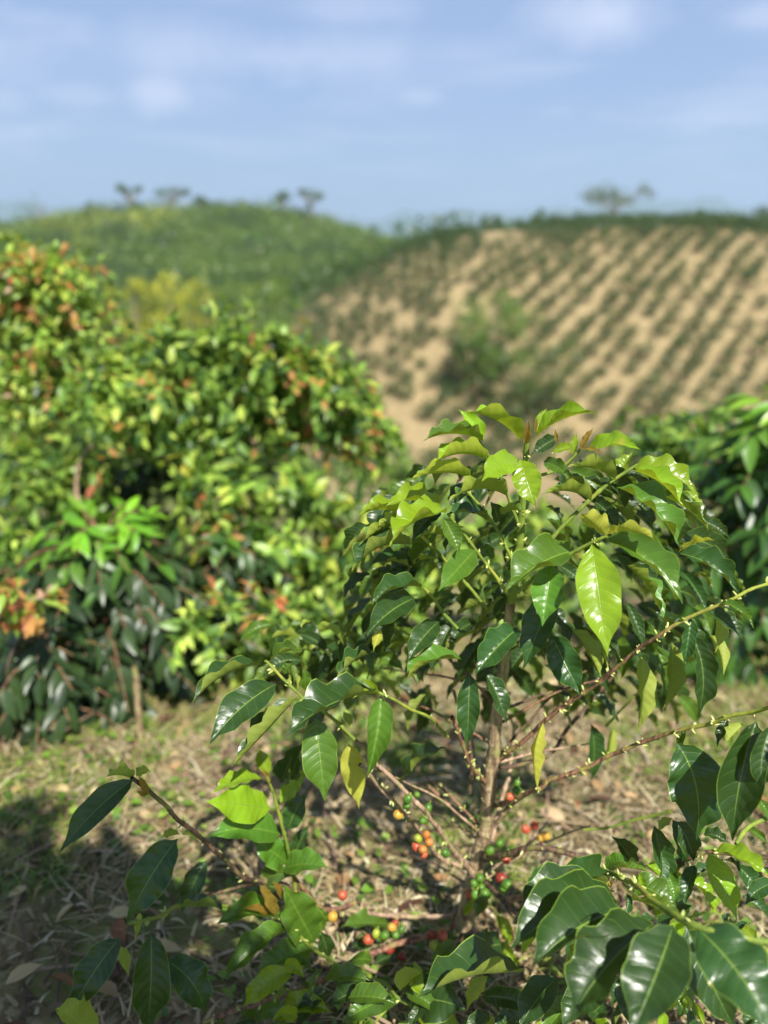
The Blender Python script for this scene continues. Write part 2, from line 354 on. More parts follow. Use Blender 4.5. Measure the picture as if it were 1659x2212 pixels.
def veg(x, y):     # land cover: 1 = green cover, 0 = bare tan soil
    r = np.hypot(x, y)
    edge = -4.5 - .22*(y-45) + 5.0*sst((y-66)/14.)*2.3 + 3*(vnoise(x, y, 6, 6)-.5)
    hillv = 1-sst((x-edge+1.0)/2.5)
    g = np.where((y > 34), hillv, .62)
    g = np.where(y > 86, 1.0, g)
    g = np.where((y <= 34) & (y > 6), .62, g)
    return np.clip(np.where(r > 300, 1.0, g), 0, 1)
vg = veg(X_, Y_)
me = mesh_from('ground', GV, GF, None, np.stack([vg, vg, vg], 1))
m, t = new_mat('ground_cover'); L = t.links.new
g = N(t, 'ShaderNodeNewGeometry'); at = N(t, 'ShaderNodeAttribute', attribute_name='tint')
def noise(sc, det=6, ro=.6):
    n = N(t, 'ShaderNodeTexNoise', i_Scale=sc, i_Detail=float(det), i_Roughness=ro); L(g.outputs['Position'], n.inputs['Vector']); return n.outputs[0]
soil = mix_c(t, ramp(t, noise(.6), (.36, .66)), (.29, .222, .105), (.36, .285, .135))
soil = mix_c(t, ramp(t, noise(9), (.42, .62, 0, .8)), soil, (.165, .105, .06))
soil = mix_c(t, ramp(t, noise(42), (.50, .64, 0, .75)), soil, (.50, .41, .25))
grn = mix_c(t, ramp(t, noise(1.1), (.38, .62)), (.060, .115, .022), (.15, .185, .035))
grn = mix_c(t, ramp(t, noise(.05, 3), (.42, .62)), grn, (.085, .15, .03))
f = math_n(t, 'ADD', at.outputs['Fac'], math_n(t, 'MULTIPLY', math_n(t, 'SUBTRACT', noise(1.7, 5), .5), 1.15))
c = mix_c(t, ramp(t, f, (.48, .68)), soil, grn)
pb = N(t, 'ShaderNodeBsdfPrincipled', i_Roughness=.95); pb.inputs['Specular IOR Level'].default_value = .2; L(c, pb.inputs['Base Color'])
bp = N(t, 'ShaderNodeBump', i_Strength=.6, i_Distance=.02); L(noise(28, 8), bp.inputs['Height']); L(bp.outputs[0], pb.inputs['Normal'])
o = N(t, 'ShaderNodeOutputMaterial'); L(pb.outputs[0], o.inputs[0])
tag(link('ground', me, m), kind='structure')
# far mountains
def ridge(name, r0, lo, hi, seed, colr):
    a = np.linspace(R(35), R(145), 260); rs = np.linspace(-1, 1, 15)
    prof = lo+(hi-lo)*(.45*vnoise(a*40, a*0, 5.0, seed)+.35*vnoise(a*40, a*0, 2.1, seed+1)+.2*vnoise(a*40, a*0, .7, seed+2))
    V = []
    for q in rs:
        rad = r0+q*420; hgt = -108+(prof+108)*np.cos(q*math.pi/2)**1.2*(1-.12*vnoise(a*200, a*0+q*9, 2, seed+4))
        V.append(np.stack([rad*np.cos(a), rad*np.sin(a), hgt-4], 1))
    V = np.concatenate(V); ii = np.arange(len(V)).reshape(len(rs), -1)
    F = np.stack([ii[:-1, :-1], ii[1:, :-1], ii[1:, 1:], ii[:-1, 1:]], -1).reshape(-1, 4)
    mm, tt = new_mat(name+'_cover'); gg = N(tt, 'ShaderNodeNewGeometry'); nn_ = N(tt, 'ShaderNodeTexNoise', i_Scale=.01, i_Detail=6.0); tt.links.new(gg.outputs['Position'], nn_.inputs['Vector'])
    pb = N(tt, 'ShaderNodeBsdfPrincipled', i_Roughness=1.0); tt.links.new(mix_c(tt, nn_.outputs[0], tuple(.7*k for k in colr), tuple(1.3*k for k in colr)), pb.inputs['Base Color'])
    oo = N(tt, 'ShaderNodeOutputMaterial'); tt.links.new(pb.outputs[0], oo.inputs[0])
    tag(link(name, mesh_from(name, V, F), mm), kind='structure')
ridge('mountains', 5000, -20, 230, 21, (.06, .10, .04))
ridge('hills', 3300, -70, 40, 33, (.07, .12, .04))

# ------------------------------------------------------------------ crowns, shrubs and trees
def pal(n, cols, wts, jit=.2, r=rng):
    c = np.array(cols)[r.choice(len(cols), n, p=np.array(wts)/sum(wts))]; return c*(1+jit*r.uniform(-1, 1, (n, 1)))*(1+.06*r.uniform(-1, 1, (n, 3)))
def lobes_foliage(geo, lobes, per, L, cols, wts, seg=1, down=.3, r=rng, shell=.55, aspect=.5, droop=.2, dens_jit=.4):
    """lobes: (x,y,z,radius); leaves through the outer part of every lobe, normals outward and up"""
    for (x, y, z, q) in lobes:
        n = max(6, int(per*(1+dens_jit*r.uniform(-1, 1))))
        d = unit(r.normal(size=(n, 3))); rad = q*(shell+(1-shell)*r.random((n, 1))**.6)*(1+.16*r.normal(size=(n, 1)))
        p = np.array([x, y, z])+d*rad*np.array([1, 1, .85])
        dr = unit(d*np.array([1, 1, .4])+.55*r.normal(size=(n, 3))+np.array([0, 0, -down])); nr_ = unit(d+np.array([0, 0, .9])+.5*r.normal(size=(n, 3)))
        l = L*r.uniform(.65, 1.25, n); lobtint = 1+.22*r.uniform(-1, 1)
        leaf_cloud(geo, p, dr, nr_, l, l*aspect, pal(n, cols, wts, .22, r)*lobtint, seg, droop)
GREENS = [(.045, .11, .018), (.085, .17, .022), (.16, .25, .03), (.26, .33, .05)]
def tree(label, base, h, crown_r, cols, wts, nl=14, per=70, L=.35, trunk_r=.15, clear=.35, flat=.6, name='tree', group=None, cat='tree', seed=0, sparse=False, spread=1.0):
    r = np.random.default_rng(100+seed); base = np.array(base, float); e = empty(name, base, label, cat, group)
    tg_ = Geo(); lean = r.uniform(-.06, .06, 2)*h
    top = base+np.array([lean[0], lean[1], h*.86]); tube(tg_, spline([base-np.array([0, 0, .3]), base*.5+top*.5+np.array([r.uniform(-.05, .05)*h, 0, 0]), top], 5), np.linspace(trunk_r, trunk_r*.3, 11), 7)
    lob = []
    for i in range(nl):
        a = r.uniform(0, 6.28); q = math.sqrt(r.random())*crown_r*(.85 if not sparse else 1.0)*spread; zz_ = clear*h+(h-clear*h)*(r.random() if not sparse else .45+.5*r.random())
        zz_ = min(zz_, h*(1-.30*flat*(q/crown_r)**2))
        c = base+np.array([lean[0]+q*math.cos(a), lean[1]+q*math.sin(a), zz_]); lob.append((*c, crown_r*r.uniform(.26, .46)*(.62 if sparse else 1)))
        s = base+(top-base)*min(.9, max(.3, (zz_/h-.25))); tube(tg_, spline([s, (s+c)/2+np.array([0, 0, -.03*h]), c], 4), np.linspace(trunk_r*.42, trunk_r*.1, 9), 5)
    tg_.build('trunk', M_WOOD, e)
    fg = Geo(); lobes_foliage(fg, lob, per, L, cols, wts, r=r, shell=.35); fg.build('crown', M_FOL, e)
    return e

# --- hillside coffee rows
def shrub_geo(h, w, n, L, seed, cols=((.016, .042, .013), (.032, .072, .017), (.065, .115, .026)), wts=(5, 4, 1)):
    r = np.random.default_rng(seed); gg = Geo(); lob = [(r.uniform(-.22, .22)*w, r.uniform(-.22, .22)*w, h*r.uniform(.35, .75), w*r.uniform(.28, .42)) for _ in range(6)]
    lobes_foliage(gg, lob, n//6, L, [tuple(c) for c in cols], list(wts), r=r, shell=.3); return gg
protos = []
for k in range(5):
    gg = shrub_geo(1.15, 1.15, 170, .2, 40+k); me = mesh_from('coffee_shrub', np.concatenate(gg.V), np.concatenate(gg.F), np.concatenate(gg.U), np.concatenate(gg.T), False); me.materials.append(M_FOL); protos.append(me)
pos = []
def proj(p):
    v = p-EYE; c, s = math.cos(PITCH), math.sin(PITCH); d = v[1]*c-v[2]*s; u = v[1]*s+v[2]*c
    return CX+FPX*v[0]/d, CY-FPX*u/d, d
for side, (dx, dy), sp_, st in ((1, (.66, .751), 1.72, 1.5), (-1, (-.74, .673), 1.65, 1.45)):
    nxp = np.array([dy, -dx]); dv = np.array([dx, dy])
    for i in range(-45, 46):
        wob = rng.uniform(-.12, .12)
        for j in range(-70, 70):
            q = np.array([5.0, 60.0])+nxp*(i*sp_+wob)+dv*(j*st+rng.uniform(-.14, .14))+rng.uniform(-.12, .12, 2)
            x, y = q
            div = 4.0+.34*(y-56)     # the line where the two plantings meet (bare track)
            if side == 1 and x < div+.35: continue
            if side == -1 and x > div-.5: continue
            if not (42 < y < 80.5) or x > 46: continue
            if float(veg(np.array(x), np.array(y))) > .45: continue
            if rng.random() < (.05 if side == 1 else .06): continue
            if side == -1 and vnoise(x, y, 4.0, 9) > .93: continue
            if y > 73 and abs(x-11) < 1.6: continue
            p = np.array([x, y, float(ground_z(x, y))]); px, py, d = proj(p+np.array([0, 0, .5]))
            if px < 560 or px > 1780: continue
            pos.append((d, p, px, py))
pos.sort(key=lambda a: a[0])
def hidden(px, py):      # behind the near plants: nothing of it shows
    if py > 1090: return True
    return 900 < px < 1500 and py > 1010+abs(px-1180)*.25
vis = [p for p in pos if not hidden(p[2], p[3]) and 600 < p[2] < 1700]
near = vis[:300]; rest = vis[300:]
for i, (d, p, px, py) in enumerate(near):
    o = bpy.data.objects.new('coffee_shrub', protos[i % 5]); COL.objects.link(o); o.location = p-np.array([0, 0, .05]); s = random.uniform(1.0, 1.55)
    o.rotation_euler = (0, 0, random.uniform(0, 6.28)); o.scale = (s, s, s*random.uniform(.8, 1.1))
    tag(o, 'small dark green coffee shrub in a row on the tan hillside', 'shrub', 'coffee shrubs in rows on the tan hillside')
gg = Geo()
PR = [(np.array([v.co[:] for v in me_.vertices]), np.array([pl.vertices[:] for pl in me_.polygons]), np.array([c_.color[:3] for c_ in me_.color_attributes[0].data])) for me_ in protos]
for i, (d, p, px, py) in enumerate(rest):
    V0, F0, T0 = PR[i % 5]; a = random.uniform(0, 6.28); s = random.uniform(1.0, 1.55); ca, sa = math.cos(a), math.sin(a)
    V1 = V0@np.array([[ca, sa, 0], [-sa, ca, 0], [0, 0, 1]])*s+p-np.array([0, 0, .05]); gg.add(V1, F0, None, T0)
o = gg.build('coffee_shrubs', M_FOL, None, False); tag(o, 'distant rows of dark coffee shrubs covering the upper tan hillside', 'shrubs', kind='stuff')

# --- green cover of the left hill and gully (reads as one mass)
gg = Geo(); n = 0
while n < 6500:
    x = rng.uniform(-170, 30); y = rng.uniform(60, 330)
    if rng.random() > (1.2-y/420.): continue
    if y < 84 and float(veg(np.array(x), np.array(y))) < .6: continue
    z = float(ground_z(x, y)); px, py, d = proj(np.array([x, y, z+1]))
    if px < -80 or px > 1000: continue
    if abs(x) > 170: continue
    s = rng.uniform(.8, 2.0)*(1+.9*(y > 130)*rng.random()); k = int(34 if y > 130 else 50)
    cc = [(.035, .07, .018), (.055, .10, .022), (.09, .14, .03)] if vnoise(x, y, 13, 77) > .6 else [(.08, .13, .022), (.11, .17, .028), (.16, .22, .035)] if (vnoise(x, y, 26, 12) < .55) else [(.15, .21, .03), (.28, .30, .04), (.08, .14, .03)]
    lobes_foliage(gg, [(x, y, z+s*.55, s)], k, .38*s, cc, [3, 3, 1.4], shell=.6, aspect=.7)
    n += 1
tag(gg.build('woodland', M_FOL, None, False), 'continuous green canopy of plantation and scrub covering the left hill', 'woodland', kind='stuff')
# hedge line along the crest of the right hill
gg = Geo()
for i in range(230):
    x = rng.uniform(-12, 52); y = 82+2.5*math.sin(x*.09+1)+rng.uniform(-1.5, 3.5); z = float(ground_z(x, y)); s = rng.uniform(.45, 1.05)*(1+.35*(x > 25))
    lobes_foliage(gg, [(x, y, z+s*.5, s)], 45, .34, [(.03, .075, .018), (.06, .12, .022), (.10, .17, .03)], [3, 3, 1], shell=.5, aspect=.6)
tag(gg.build('crest_scrub', M_FOL, None, False), 'dark scrub line running along the crest of the tan hill', 'scrub', kind='stuff')

def onto(px, py_base, Y):      # ground point under a pixel column at distance Y
    x = P(px, py_base, Y)[0]; return np.array([x, Y, float(ground_z(x, Y))])
def tree_px(label, px, ytop, Y, cr, **kw):
    b = onto(px, 480, Y); ztop = P(px, ytop, Y)[2]; return tree(label, b, max(1.2, ztop-b[2]), cr, **kw)
DK = [(.03, .07, .018), (.055, .11, .025), (.10, .16, .04)]; GY = [(.07, .10, .05), (.12, .15, .07), (.06, .09, .03)]
tree_px('tall open-crowned tree with thin grey-green foliage on the crest of the tan hill', 1325, 398, 84, 3.1, cols=GY, wts=[3, 2, 2], nl=19, per=34, L=.36, trunk_r=.10, sparse=True, clear=.35, seed=1, spread=1.15)
tree_px('low rounded dark tree on the left end of the crest of the tan hill', 1060, 456, 84, 1.1, cols=DK, wts=[3, 3, 1], nl=8, per=60, L=.3, trunk_r=.08, clear=.3, seed=2)
tree_px('small dark round tree left of the tall open-crowned tree', 1167, 452, 84, 1.05, cols=DK, wts=[3, 3, 1], nl=8, per=60, L=.3, trunk_r=.08, clear=.25, seed=3)
tree_px('narrow dark tree right of the tall open-crowned tree', 1524, 450, 84, .95, cols=DK, wts=[3, 2, 1], nl=8, per=50, L=.28, trunk_r=.07, clear=.3, seed=4)
tree_px('grey-green tree at the right edge of the hill crest', 1655, 430, 86, 1.7, cols=GY, wts=[3, 2, 2], nl=10, per=45, L=.34, trunk_r=.09, clear=.3, seed=5)
tree_px('low broad shrubby tree near the right end of the hill crest', 1590, 474, 84, 1.7, cols=DK, wts=[3, 3, 1], nl=9, per=50, L=.3, trunk_r=.08, clear=.1, seed=6)
tree_px('small hazy tree in the dip between the two hills', 852, 474, 130, 1.7, cols=DK, wts=[3, 3, 1], nl=8, per=40, L=.45, trunk_r=.12, clear=.35, seed=7)
tree_px('slim tree rising from the gully in the dip between hills', 795, 470, 150, .9, cols=GY, wts=[3, 3, 1], nl=5, per=26, L=.45, trunk_r=.10, clear=.5, seed=8, sparse=True)
for k, (px, yt, cr, lb, spr, cl) in enumerate((
    (98, 446, 6.2, 'broad dark rounded tree at the left end of the left hill', False, .1),
    (285, 408, 2.1, 'slender tree with a small high crown, left one on the left hill', True, .6),
    (372, 418, 3.6, 'flat-topped umbrella tree on the left hill crest', True, .6),
    (612, 424, 2.1, 'upright tree left of the pair on the middle of the left hill crest', True, .4),
    (668, 418, 2.4, 'upright tree right of the pair on the middle of the left hill crest', True, .5),
    (200, 450, 2.4, 'small low tree between the broad dark tree and the slender tree', False, .3),
    (440, 436, 1.6, 'tiny tree just right of the umbrella tree on the left crest', True, .4),
    (288, 446, 2.2, 'low dark round tree beneath the slender tree on the left crest', False, .2))):
    tree_px(lb, px, yt-12, 228, cr*1.4, cols=DK, wts=[3, 3, 1], nl=13 if not spr else 12, per=40, L=.7, trunk_r=.40, clear=cl, seed=20+k, sparse=spr, flat=.4)
YG = [(.36, .36, .03), (.44, .42, .035), (.26, .30, .03)]
for k, (px, yt, Y, cr, lb) in enumerate(((262, 606, 62, 1.9, 'yellow-green rounded tree, left of the bright clump below the left hill'), (345, 592, 64, 2.9, 'largest bright yellow-green tree below the left hill'), (405, 612, 60, 2.0, 'bright yellow-green tree right of the largest one below the left hill'))):
    tree_px(lb, px, yt, Y, cr, cols=YG, wts=[3, 3, 1], nl=18, per=90, L=.32, trunk_r=.14, clear=.15, seed=40+k, group=None)
G2 = [(.06, .12, .025), (.10, .18, .03), (.17, .25, .05)]
tree_px('tall thin light green tree poking up beside the yellow-green clump', 447, 572, 40, .9, cols=G2, wts=[1, 3, 3], nl=8, per=40, L=.25, trunk_r=.05, clear=.3, seed=50, sparse=True)
tree_px('grey-green bushy tree at the left edge of the tan field', 650, 612, 58, 1.7, cols=GY+[(.14, .2, .06)], wts=[3, 3, 2, 2], nl=12, per=70, L=.25, trunk_r=.09, clear=.1, seed=51)
tree_px('mid green bushy tree on the slope below the left hill', 530, 610, 60, 2.3, cols=G2, wts=[4, 3, 1], nl=14, per=80, L=.28, trunk_r=.1, clear=.1, seed=52)
tree_px('thin shrub with reddish shoots above the broad near shrub', 615, 655, 14, .22, cols=[(.34, .16, .06), (.14, .2, .04)], wts=[1, 2], nl=7, per=26, L=.10, trunk_r=.02, clear=.5, seed=53, sparse=True, name='shrub', cat='shrub')
# the lone tree with its shadow in the middle of the tan field
b = onto(1075, 480, 53); b = np.array([P(1060, 770, 53)[0], 53, 0]); b[2] = float(ground_z(b[0], 53))
tree('lone bright green tree with dark shade in the middle of the tan field', b, P(1080, 628, 53)[2]-b[2], 2.9, cols=[(.06, .13, .02), (.10, .2, .025), (.16, .27, .03)], wts=[2, 3, 2], nl=30, per=90, L=.28, trunk_r=.13, clear=.25, seed=60)
for k, (px, yb, yt, Y, cr, lb) in enumerate(((1180, 850, 728, 50, 2.7, 'dull green scrub bush right below the lone tree on the hillside'), (1110, 860, 765, 49, 2.1, 'dark scrub bush directly below the lone tree on the hillside'), (1010, 800, 725, 52, 1.6, 'dark low bush left below the lone tree on the hillside'))):
    x = P(px, yb, Y)[0]; bb = np.array([x, Y, float(ground_z(x, Y))]); tree(lb, bb, max(1.3, P(px, yt, Y)[2]-bb[2]), cr, cols=[(.04, .08, .02), (.08, .13, .03), (.13, .17, .05)], wts=[3, 3, 1], nl=24, per=70, L=.26, trunk_r=.07, clear=.05, seed=70+k, name='shrub', cat='shrub')
# ------------------------------------------------------------------ coffee bushes built branch by branch
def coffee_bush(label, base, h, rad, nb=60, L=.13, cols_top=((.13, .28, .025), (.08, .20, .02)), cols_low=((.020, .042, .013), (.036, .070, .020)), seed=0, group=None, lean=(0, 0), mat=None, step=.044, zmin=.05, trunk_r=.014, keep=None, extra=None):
    r = np.random.default_rng(500+seed); base = np.array(base, float); e = empty('coffee_bush', base, label, 'coffee bush', group)
    ax = spline([base-np.array([0, 0, .1]), base+np.array([lean[0]*.4, lean[1]*.4, h*.5]), base+np.array([lean[0], lean[1], h])], 10)
    tg_ = Geo(); tube(tg_, ax, np.linspace(trunk_r, .004, len(ax)), 8); tg_.build('trunk', M_TRUNK, e)
    bg_ = Geo(); P_, D_, N_, L_, T_ = [], [], [], [], []
    for i in range(nb):
        f = zmin+(1-zmin)*((i+.5)/nb)**.9; s = ax[min(len(ax)-1, int(f*(len(ax)-1)))]; a = i*2.4+r.uniform(-.4, .4)
        bl = rad*(1.05-f)**.55*r.uniform(.75, 1.15)*min(1, .55+1.2*f); up = (-.15+.75*f)
        if f > .93: bl = rad*.25; up = 1.2
        o = np.array([math.cos(a), math.sin(a), 0])
        e1 = s+o*bl*.55+np.array([0, 0, bl*up*.45]); e2 = s+o*bl+np.array([0, 0, bl*(up*.6-.30)])
        pts = spline([s, e1, e2], 7); tube(bg_, pts, np.linspace(.0045, .002, len(pts)), 5)
        dl = np.linalg.norm(np.diff(pts, axis=0), axis=1); cum = np.concatenate([[0], np.cumsum(dl)]); tot_ = cum[-1]
        for q in np.arange(tot_*.22, tot_+.001, step):
            c = np.array([np.interp(q, cum, pts[:, k]) for k in range(3)]); tgv = unit(np.array([np.interp(min(q+.02, tot_), cum, pts[:, k])-np.interp(max(q-.02, 0), cum, pts[:, k]) for k in range(3)]))
            sdv = unit(np.cross(tgv, [0, 0, 1])); endf = q/tot_
            for sg in (-1, 1):
                if r.random() < .12: continue
                dv = unit(tgv*(.45+.5*endf)+sdv*sg*.75+np.array([0, 0, -.55+.75*max(0, f-.55)*2*endf])+.36*r.normal(size=3))
                nv = unit(np.array([0, 0, 1.0])+o*.55+sdv*sg*.25+.25*r.normal(size=3))
                P_.append(c); D_.append(dv); N_.append(nv); l = L*r.uniform(.7, 1.15)*(1-.35*(endf > .93)); L_.append(l)
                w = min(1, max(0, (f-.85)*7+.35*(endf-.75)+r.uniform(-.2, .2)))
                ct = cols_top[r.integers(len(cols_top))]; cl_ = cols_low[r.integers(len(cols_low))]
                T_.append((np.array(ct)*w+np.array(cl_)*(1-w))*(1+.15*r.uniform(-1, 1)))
                if extra and r.random() < extra[1]: T_[-1] = np.array(extra[0][r.integers(len(extra[0]))])
    bg_.build('branches', M_TWIG, e)
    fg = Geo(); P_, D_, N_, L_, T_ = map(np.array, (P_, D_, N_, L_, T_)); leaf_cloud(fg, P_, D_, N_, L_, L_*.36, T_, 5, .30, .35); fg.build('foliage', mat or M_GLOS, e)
    return e
def gp(px, Y): x = P(px, 1300, Y)[0]; return np.array([x, Y, float(ground_z(x, Y))])
# dark glossy bushes on the left, behind the low branch
coffee_bush('dark glossy coffee bush with a bright green top, left of the main plant', gp(205, 2.55), P(250, 1150, 2.55)[2]-gp(250, 2.55)[2], .72, nb=120, L=.115, seed=1, lean=(.07, 0), cols_top=((.20, .44, .02), (.14, .36, .02)))
coffee_bush('dark coffee bush with a low hanging branch at the left edge of the photo', gp(-20, 2.5), .50, .52, nb=100, L=.11, seed=2, cols_top=((.05, .13, .02), (.03, .10, .02)))
coffee_bush('dark low coffee bush in shade between the bright-topped bush and the main plant', gp(500, 2.9), .62, .55, nb=66, L=.115, seed=3, cols_top=((.05, .13, .02), (.08, .18, .02)), extra=([(.38, .40, .03), (.3, .36, .03)], .04))
# right edge bushes
coffee_bush('leafy coffee bush at the right edge, beyond the main plant', gp(1600, 2.75), P(1600, 872, 2.75)[2]-gp(1600, 2.75)[2], .56, nb=90, L=.14, seed=4, cols_top=((.26, .46, .03), (.16, .36, .025)), cols_low=((.035, .09, .018), (.06, .15, .02)))
coffee_bush('taller coffee bush half out of the photo on the right', gp(1800, 3.3), P(1800, 870, 3.3)[2]-gp(1800, 3.3)[2], .7, nb=90, L=.14, seed=5, cols_top=((.24, .44, .03), (.16, .34, .025)))
coffee_bush('low dark coffee bush with drooping grey-sheened leaves at the bottom of the left thicket', gp(70, 2.12), .36, .34, nb=44, L=.10, seed=6, cols_top=((.03, .08, .02), (.03, .07, .02)), zmin=.2)
# broad mixed shrubs on the left, lobed crowns with hanging shoots
LIME = (.43, .53, .09); LG = (.25, .39, .06); MG = (.13, .23, .04); DG = (.03, .08, .018); RD = (.46, .15, .07); OR = (.50, .26, .08); PK = (.52, .34, .24)
def mixed_shrub(label, base, lobes, per, L, red=.03, seed=0, cols=(LIME, LG, MG, DG), wts=(2, 4, 3, 2), name='leafy_shrub', stems=6, group=None, seg=3, mat=None):
    r = np.random.default_rng(800+seed); base = np.array(base, float); e = empty(name, base, label, 'shrub', group)
    tg_ = Geo(); cs = np.array([l[:3] for l in lobes])
    for k in range(stems):
        c = cs[r.integers(len(cs))]; s0 = base+np.array([r.uniform(-.15, .15), r.uniform(-.1, .1), -.1]); md = (s0+c)/2+np.array([r.uniform(-.2, .2), 0, .1*r.uniform(-1, 1)]); tube(tg_, spline([s0, md, c], 6), np.linspace(.008, .003, 13), 6)
    tg_.build('stems', M_WOOD, e)
    fg = Geo()
    for (x, y, z, q) in lobes:
        # shoots leave the lobe centre, each lined with leaf pairs
        ns = max(4, int(per/9)); d = unit(r.normal(size=(ns, 3))+np.array([0, -.25, .45])); isred = r.random() < red*5; lt = 1+.2*r.uniform(-1, 1)
        for k in range(ns):
            ln = q*r.uniform(.6, 1.75); nl_ = 9; tt_ = np.linspace(.35, 1, nl_)[:, None]; sh = np.array([x, y, z])+d[k]*ln*tt_*np.array([1, 1, .9])-np.array([0, 0, .50*ln])*tt_**2.2
            rd = unit(r.normal(size=(nl_, 3))*.8+d[k]*.7+np.array([0, 0, -.25])); nv = unit(np.array([0, 0, 1.])+.6*d[k]+.45*r.normal(size=(nl_, 3)))
            w2 = np.array(wts, float); tt2 = pal(nl_, cols, w2, .2, r)*lt
            if isred and r.random() < .45: tt2 = pal(nl_, (RD, OR, PK, LG), (3, 4, 1, 3), .2, r)
            l = L*r.uniform(.65, 1.2, nl_); leaf_cloud(fg, sh, rd, nv, l, l*.45, tt2, seg, .3, .3)
    fg.build('foliage', mat or M_FOL, e); return e
def LB(lst, Y, jit=.25, r=np.random.default_rng(3)):
    """lobe centres around places in the crown: (column, height line, radius m, count)"""
    out = []
    for (x, y, q, n) in lst:
        for _ in range(n):
            Yk = Y+r.uniform(-jit, jit); p = P(x+r.uniform(-30, 30), y+r.uniform(-25, 25), Yk); out.append((*p, q*r.uniform(.55, 1.35)))
    return out
YA = 4.0
la = LB([(55, 560, .20, 4), (110, 590, .18, 3), (20, 600, .22, 3), (150, 640, .18, 3), (60, 670, .26, 4), (170, 705, .2, 3), (20, 750, .26, 4), (120, 770, .26, 5), (190, 790, .2, 3), (40, 850, .26, 4), (150, 870, .26, 4), (230, 860, .24, 3), (-60, 620, .28, 3), (-70, 760, .3, 4), (-60, 880, .3, 3)], YA)
mixed_shrub('tall lime-green shrub with orange-red leaves at the left edge of the photo', gp(60, YA), la, 190, .058, red=.09, seed=1, cols=(LIME, LG, MG, DG), wts=(3, 4, 3, 2))
lb_ = LB([(290, 800, .22, 3), (350, 778, .20, 4), (430, 768, .20, 4), (510, 760, .20, 4), (590, 765, .2, 4), (650, 778, .18, 3), (700, 815, .2, 3), (250, 860, .24, 4), (340, 840, .26, 5), (440, 830, .26, 5), (540, 820, .24, 4), (640, 830, .2, 4), (735, 850, .17, 3), (780, 900, .12, 3), (805, 950, .07, 3), (350, 915, .14, 2), (560, 910, .2, 3), (660, 900, .18, 3), (470, 900, .2, 3)], 3.7)
mixed_shrub('broad arching shrub with light green drooping leaves, left of the tan field', gp(470, 3.9), lb_, 165, .074, red=.03, seed=2, cols=(LIME, LG, MG, DG), wts=(2, 4, 4, 2.5), stems=9)
ld = LB([(60, 1010, .2, 3), (0, 1070, .2, 3), (110, 1080, .16, 3), (60, 1180, .18, 3), (-40, 1200, .2, 3), (150, 1000, .1, 1)], 3.3, .15)
mixed_shrub('loose shrub with pale stems and orange leaves low at the left edge', gp(40, 3.4), ld, 60, .085, red=.03, seed=3, cols=(LIME, LG, MG, DG), wts=(2, 4, 4, 2), stems=12)
lr = LB([(5, 1290, .05, 2), (60, 1300, .035, 2), (15, 1340, .04, 1)], 1.95, .05)
mixed_shrub('low weedy shrub with orange-red leaves in front of the dark bush at the left edge', gp(20, 2.0), lr, 26, .055, red=1.0, seed=4, cols=(OR, RD, LG, LIME), wts=(3, 2, 3, 2), stems=1)
ls = LB([(420, 1040, .13, 3), (430, 1100, .12, 2), (540, 1080, .15, 3), (640, 1050, .12, 2), (700, 1100, .10, 2), (600, 1170, .12, 2), (500, 1180, .14, 3), (720, 1200, .12, 2), (650, 1270, .12, 3), (780, 1120, .09, 2), (560, 1280, .15, 3)], 3.2, .2)
mixed_shrub('loose yellow-green weedy shrub between the dark bush and the main plant', gp(620, 3.3), ls, 60, .095, red=.03, seed=5, cols=(LIME, LG, MG, DG, (.42, .40, .04)), wts=(2, 4, 4, 3, .6), stems=10)
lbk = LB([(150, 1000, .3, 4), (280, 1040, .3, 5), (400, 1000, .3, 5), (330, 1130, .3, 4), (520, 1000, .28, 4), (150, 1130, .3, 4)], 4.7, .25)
mixed_shrub('inner thicket with leaves coloured dark for the shade under the broad arching shrub', gp(300, 4.8), lbk, 90, .10, red=0, seed=6, cols=((.02, .05, .014), DG), wts=(3, 1), stems=9)  # near-black leaf greens put the shade of the hollow into the colour
lv = LB([(800, 1010, .5, 4), (870, 1030, .5, 5), (930, 1050, .5, 4), (740, 1040, .5, 3)], 12, .8)
mixed_shrub('green slope thicket low behind the gap left of the main plant', gp(860, 12), lv, 90, .16, red=0, seed=7, cols=(LG, MG, DG), wts=(3, 4, 2), stems=5)
lw = LB([(1480, 1010, .3, 4), (1400, 960, .2, 3), (1550, 960, .3, 4)], 4.2, .3)
mixed_shrub('mid green shrub filling the gap behind the right-hand coffee bush', gp(1500, 4.3), lw, 80, .11, red=0, seed=8, cols=(LG, MG, DG), wts=(2, 4, 3), stems=5)
lx = LB([(880, 1150, .15, 3), (960, 1120, .15, 3), (1040, 1150, .15, 3), (1130, 1130, .15, 3), (1230, 1160, .15, 3), (930, 1230, .16, 3), (1050, 1240, .16, 3), (1180, 1240, .16, 3), (860, 1290, .14, 3), (1290, 1230, .14, 2)], 3.4, .25)
mixed_shrub('blurred light green shrub seen through the crown of the main plant', gp(1040, 3.5), lx, 60, .09, red=.01, seed=12, cols=(LIME, LG, MG, DG), wts=(2, 4, 4, 2), stems=6)
ly = LB([(470, 1330, .10, 4), (600, 1340, .10, 4), (740, 1350, .12, 4), (800, 1420, .1, 3), (460, 1370, .10, 3), (540, 1400, .10, 3), (620, 1390, .10, 3), (700, 1380, .10, 3), (430, 1450, .08, 2), (560, 1470, .07, 2), (380, 1560, .05, 2)], 2.5, .2)
mixed_shrub('thin leggy green weedy shrub on the ground left of the main plant', gp(540, 2.5), ly, 60, .07, red=.01, seed=13, cols=(LIME, LG, MG, DG), wts=(2, 4, 4, 3), stems=14)
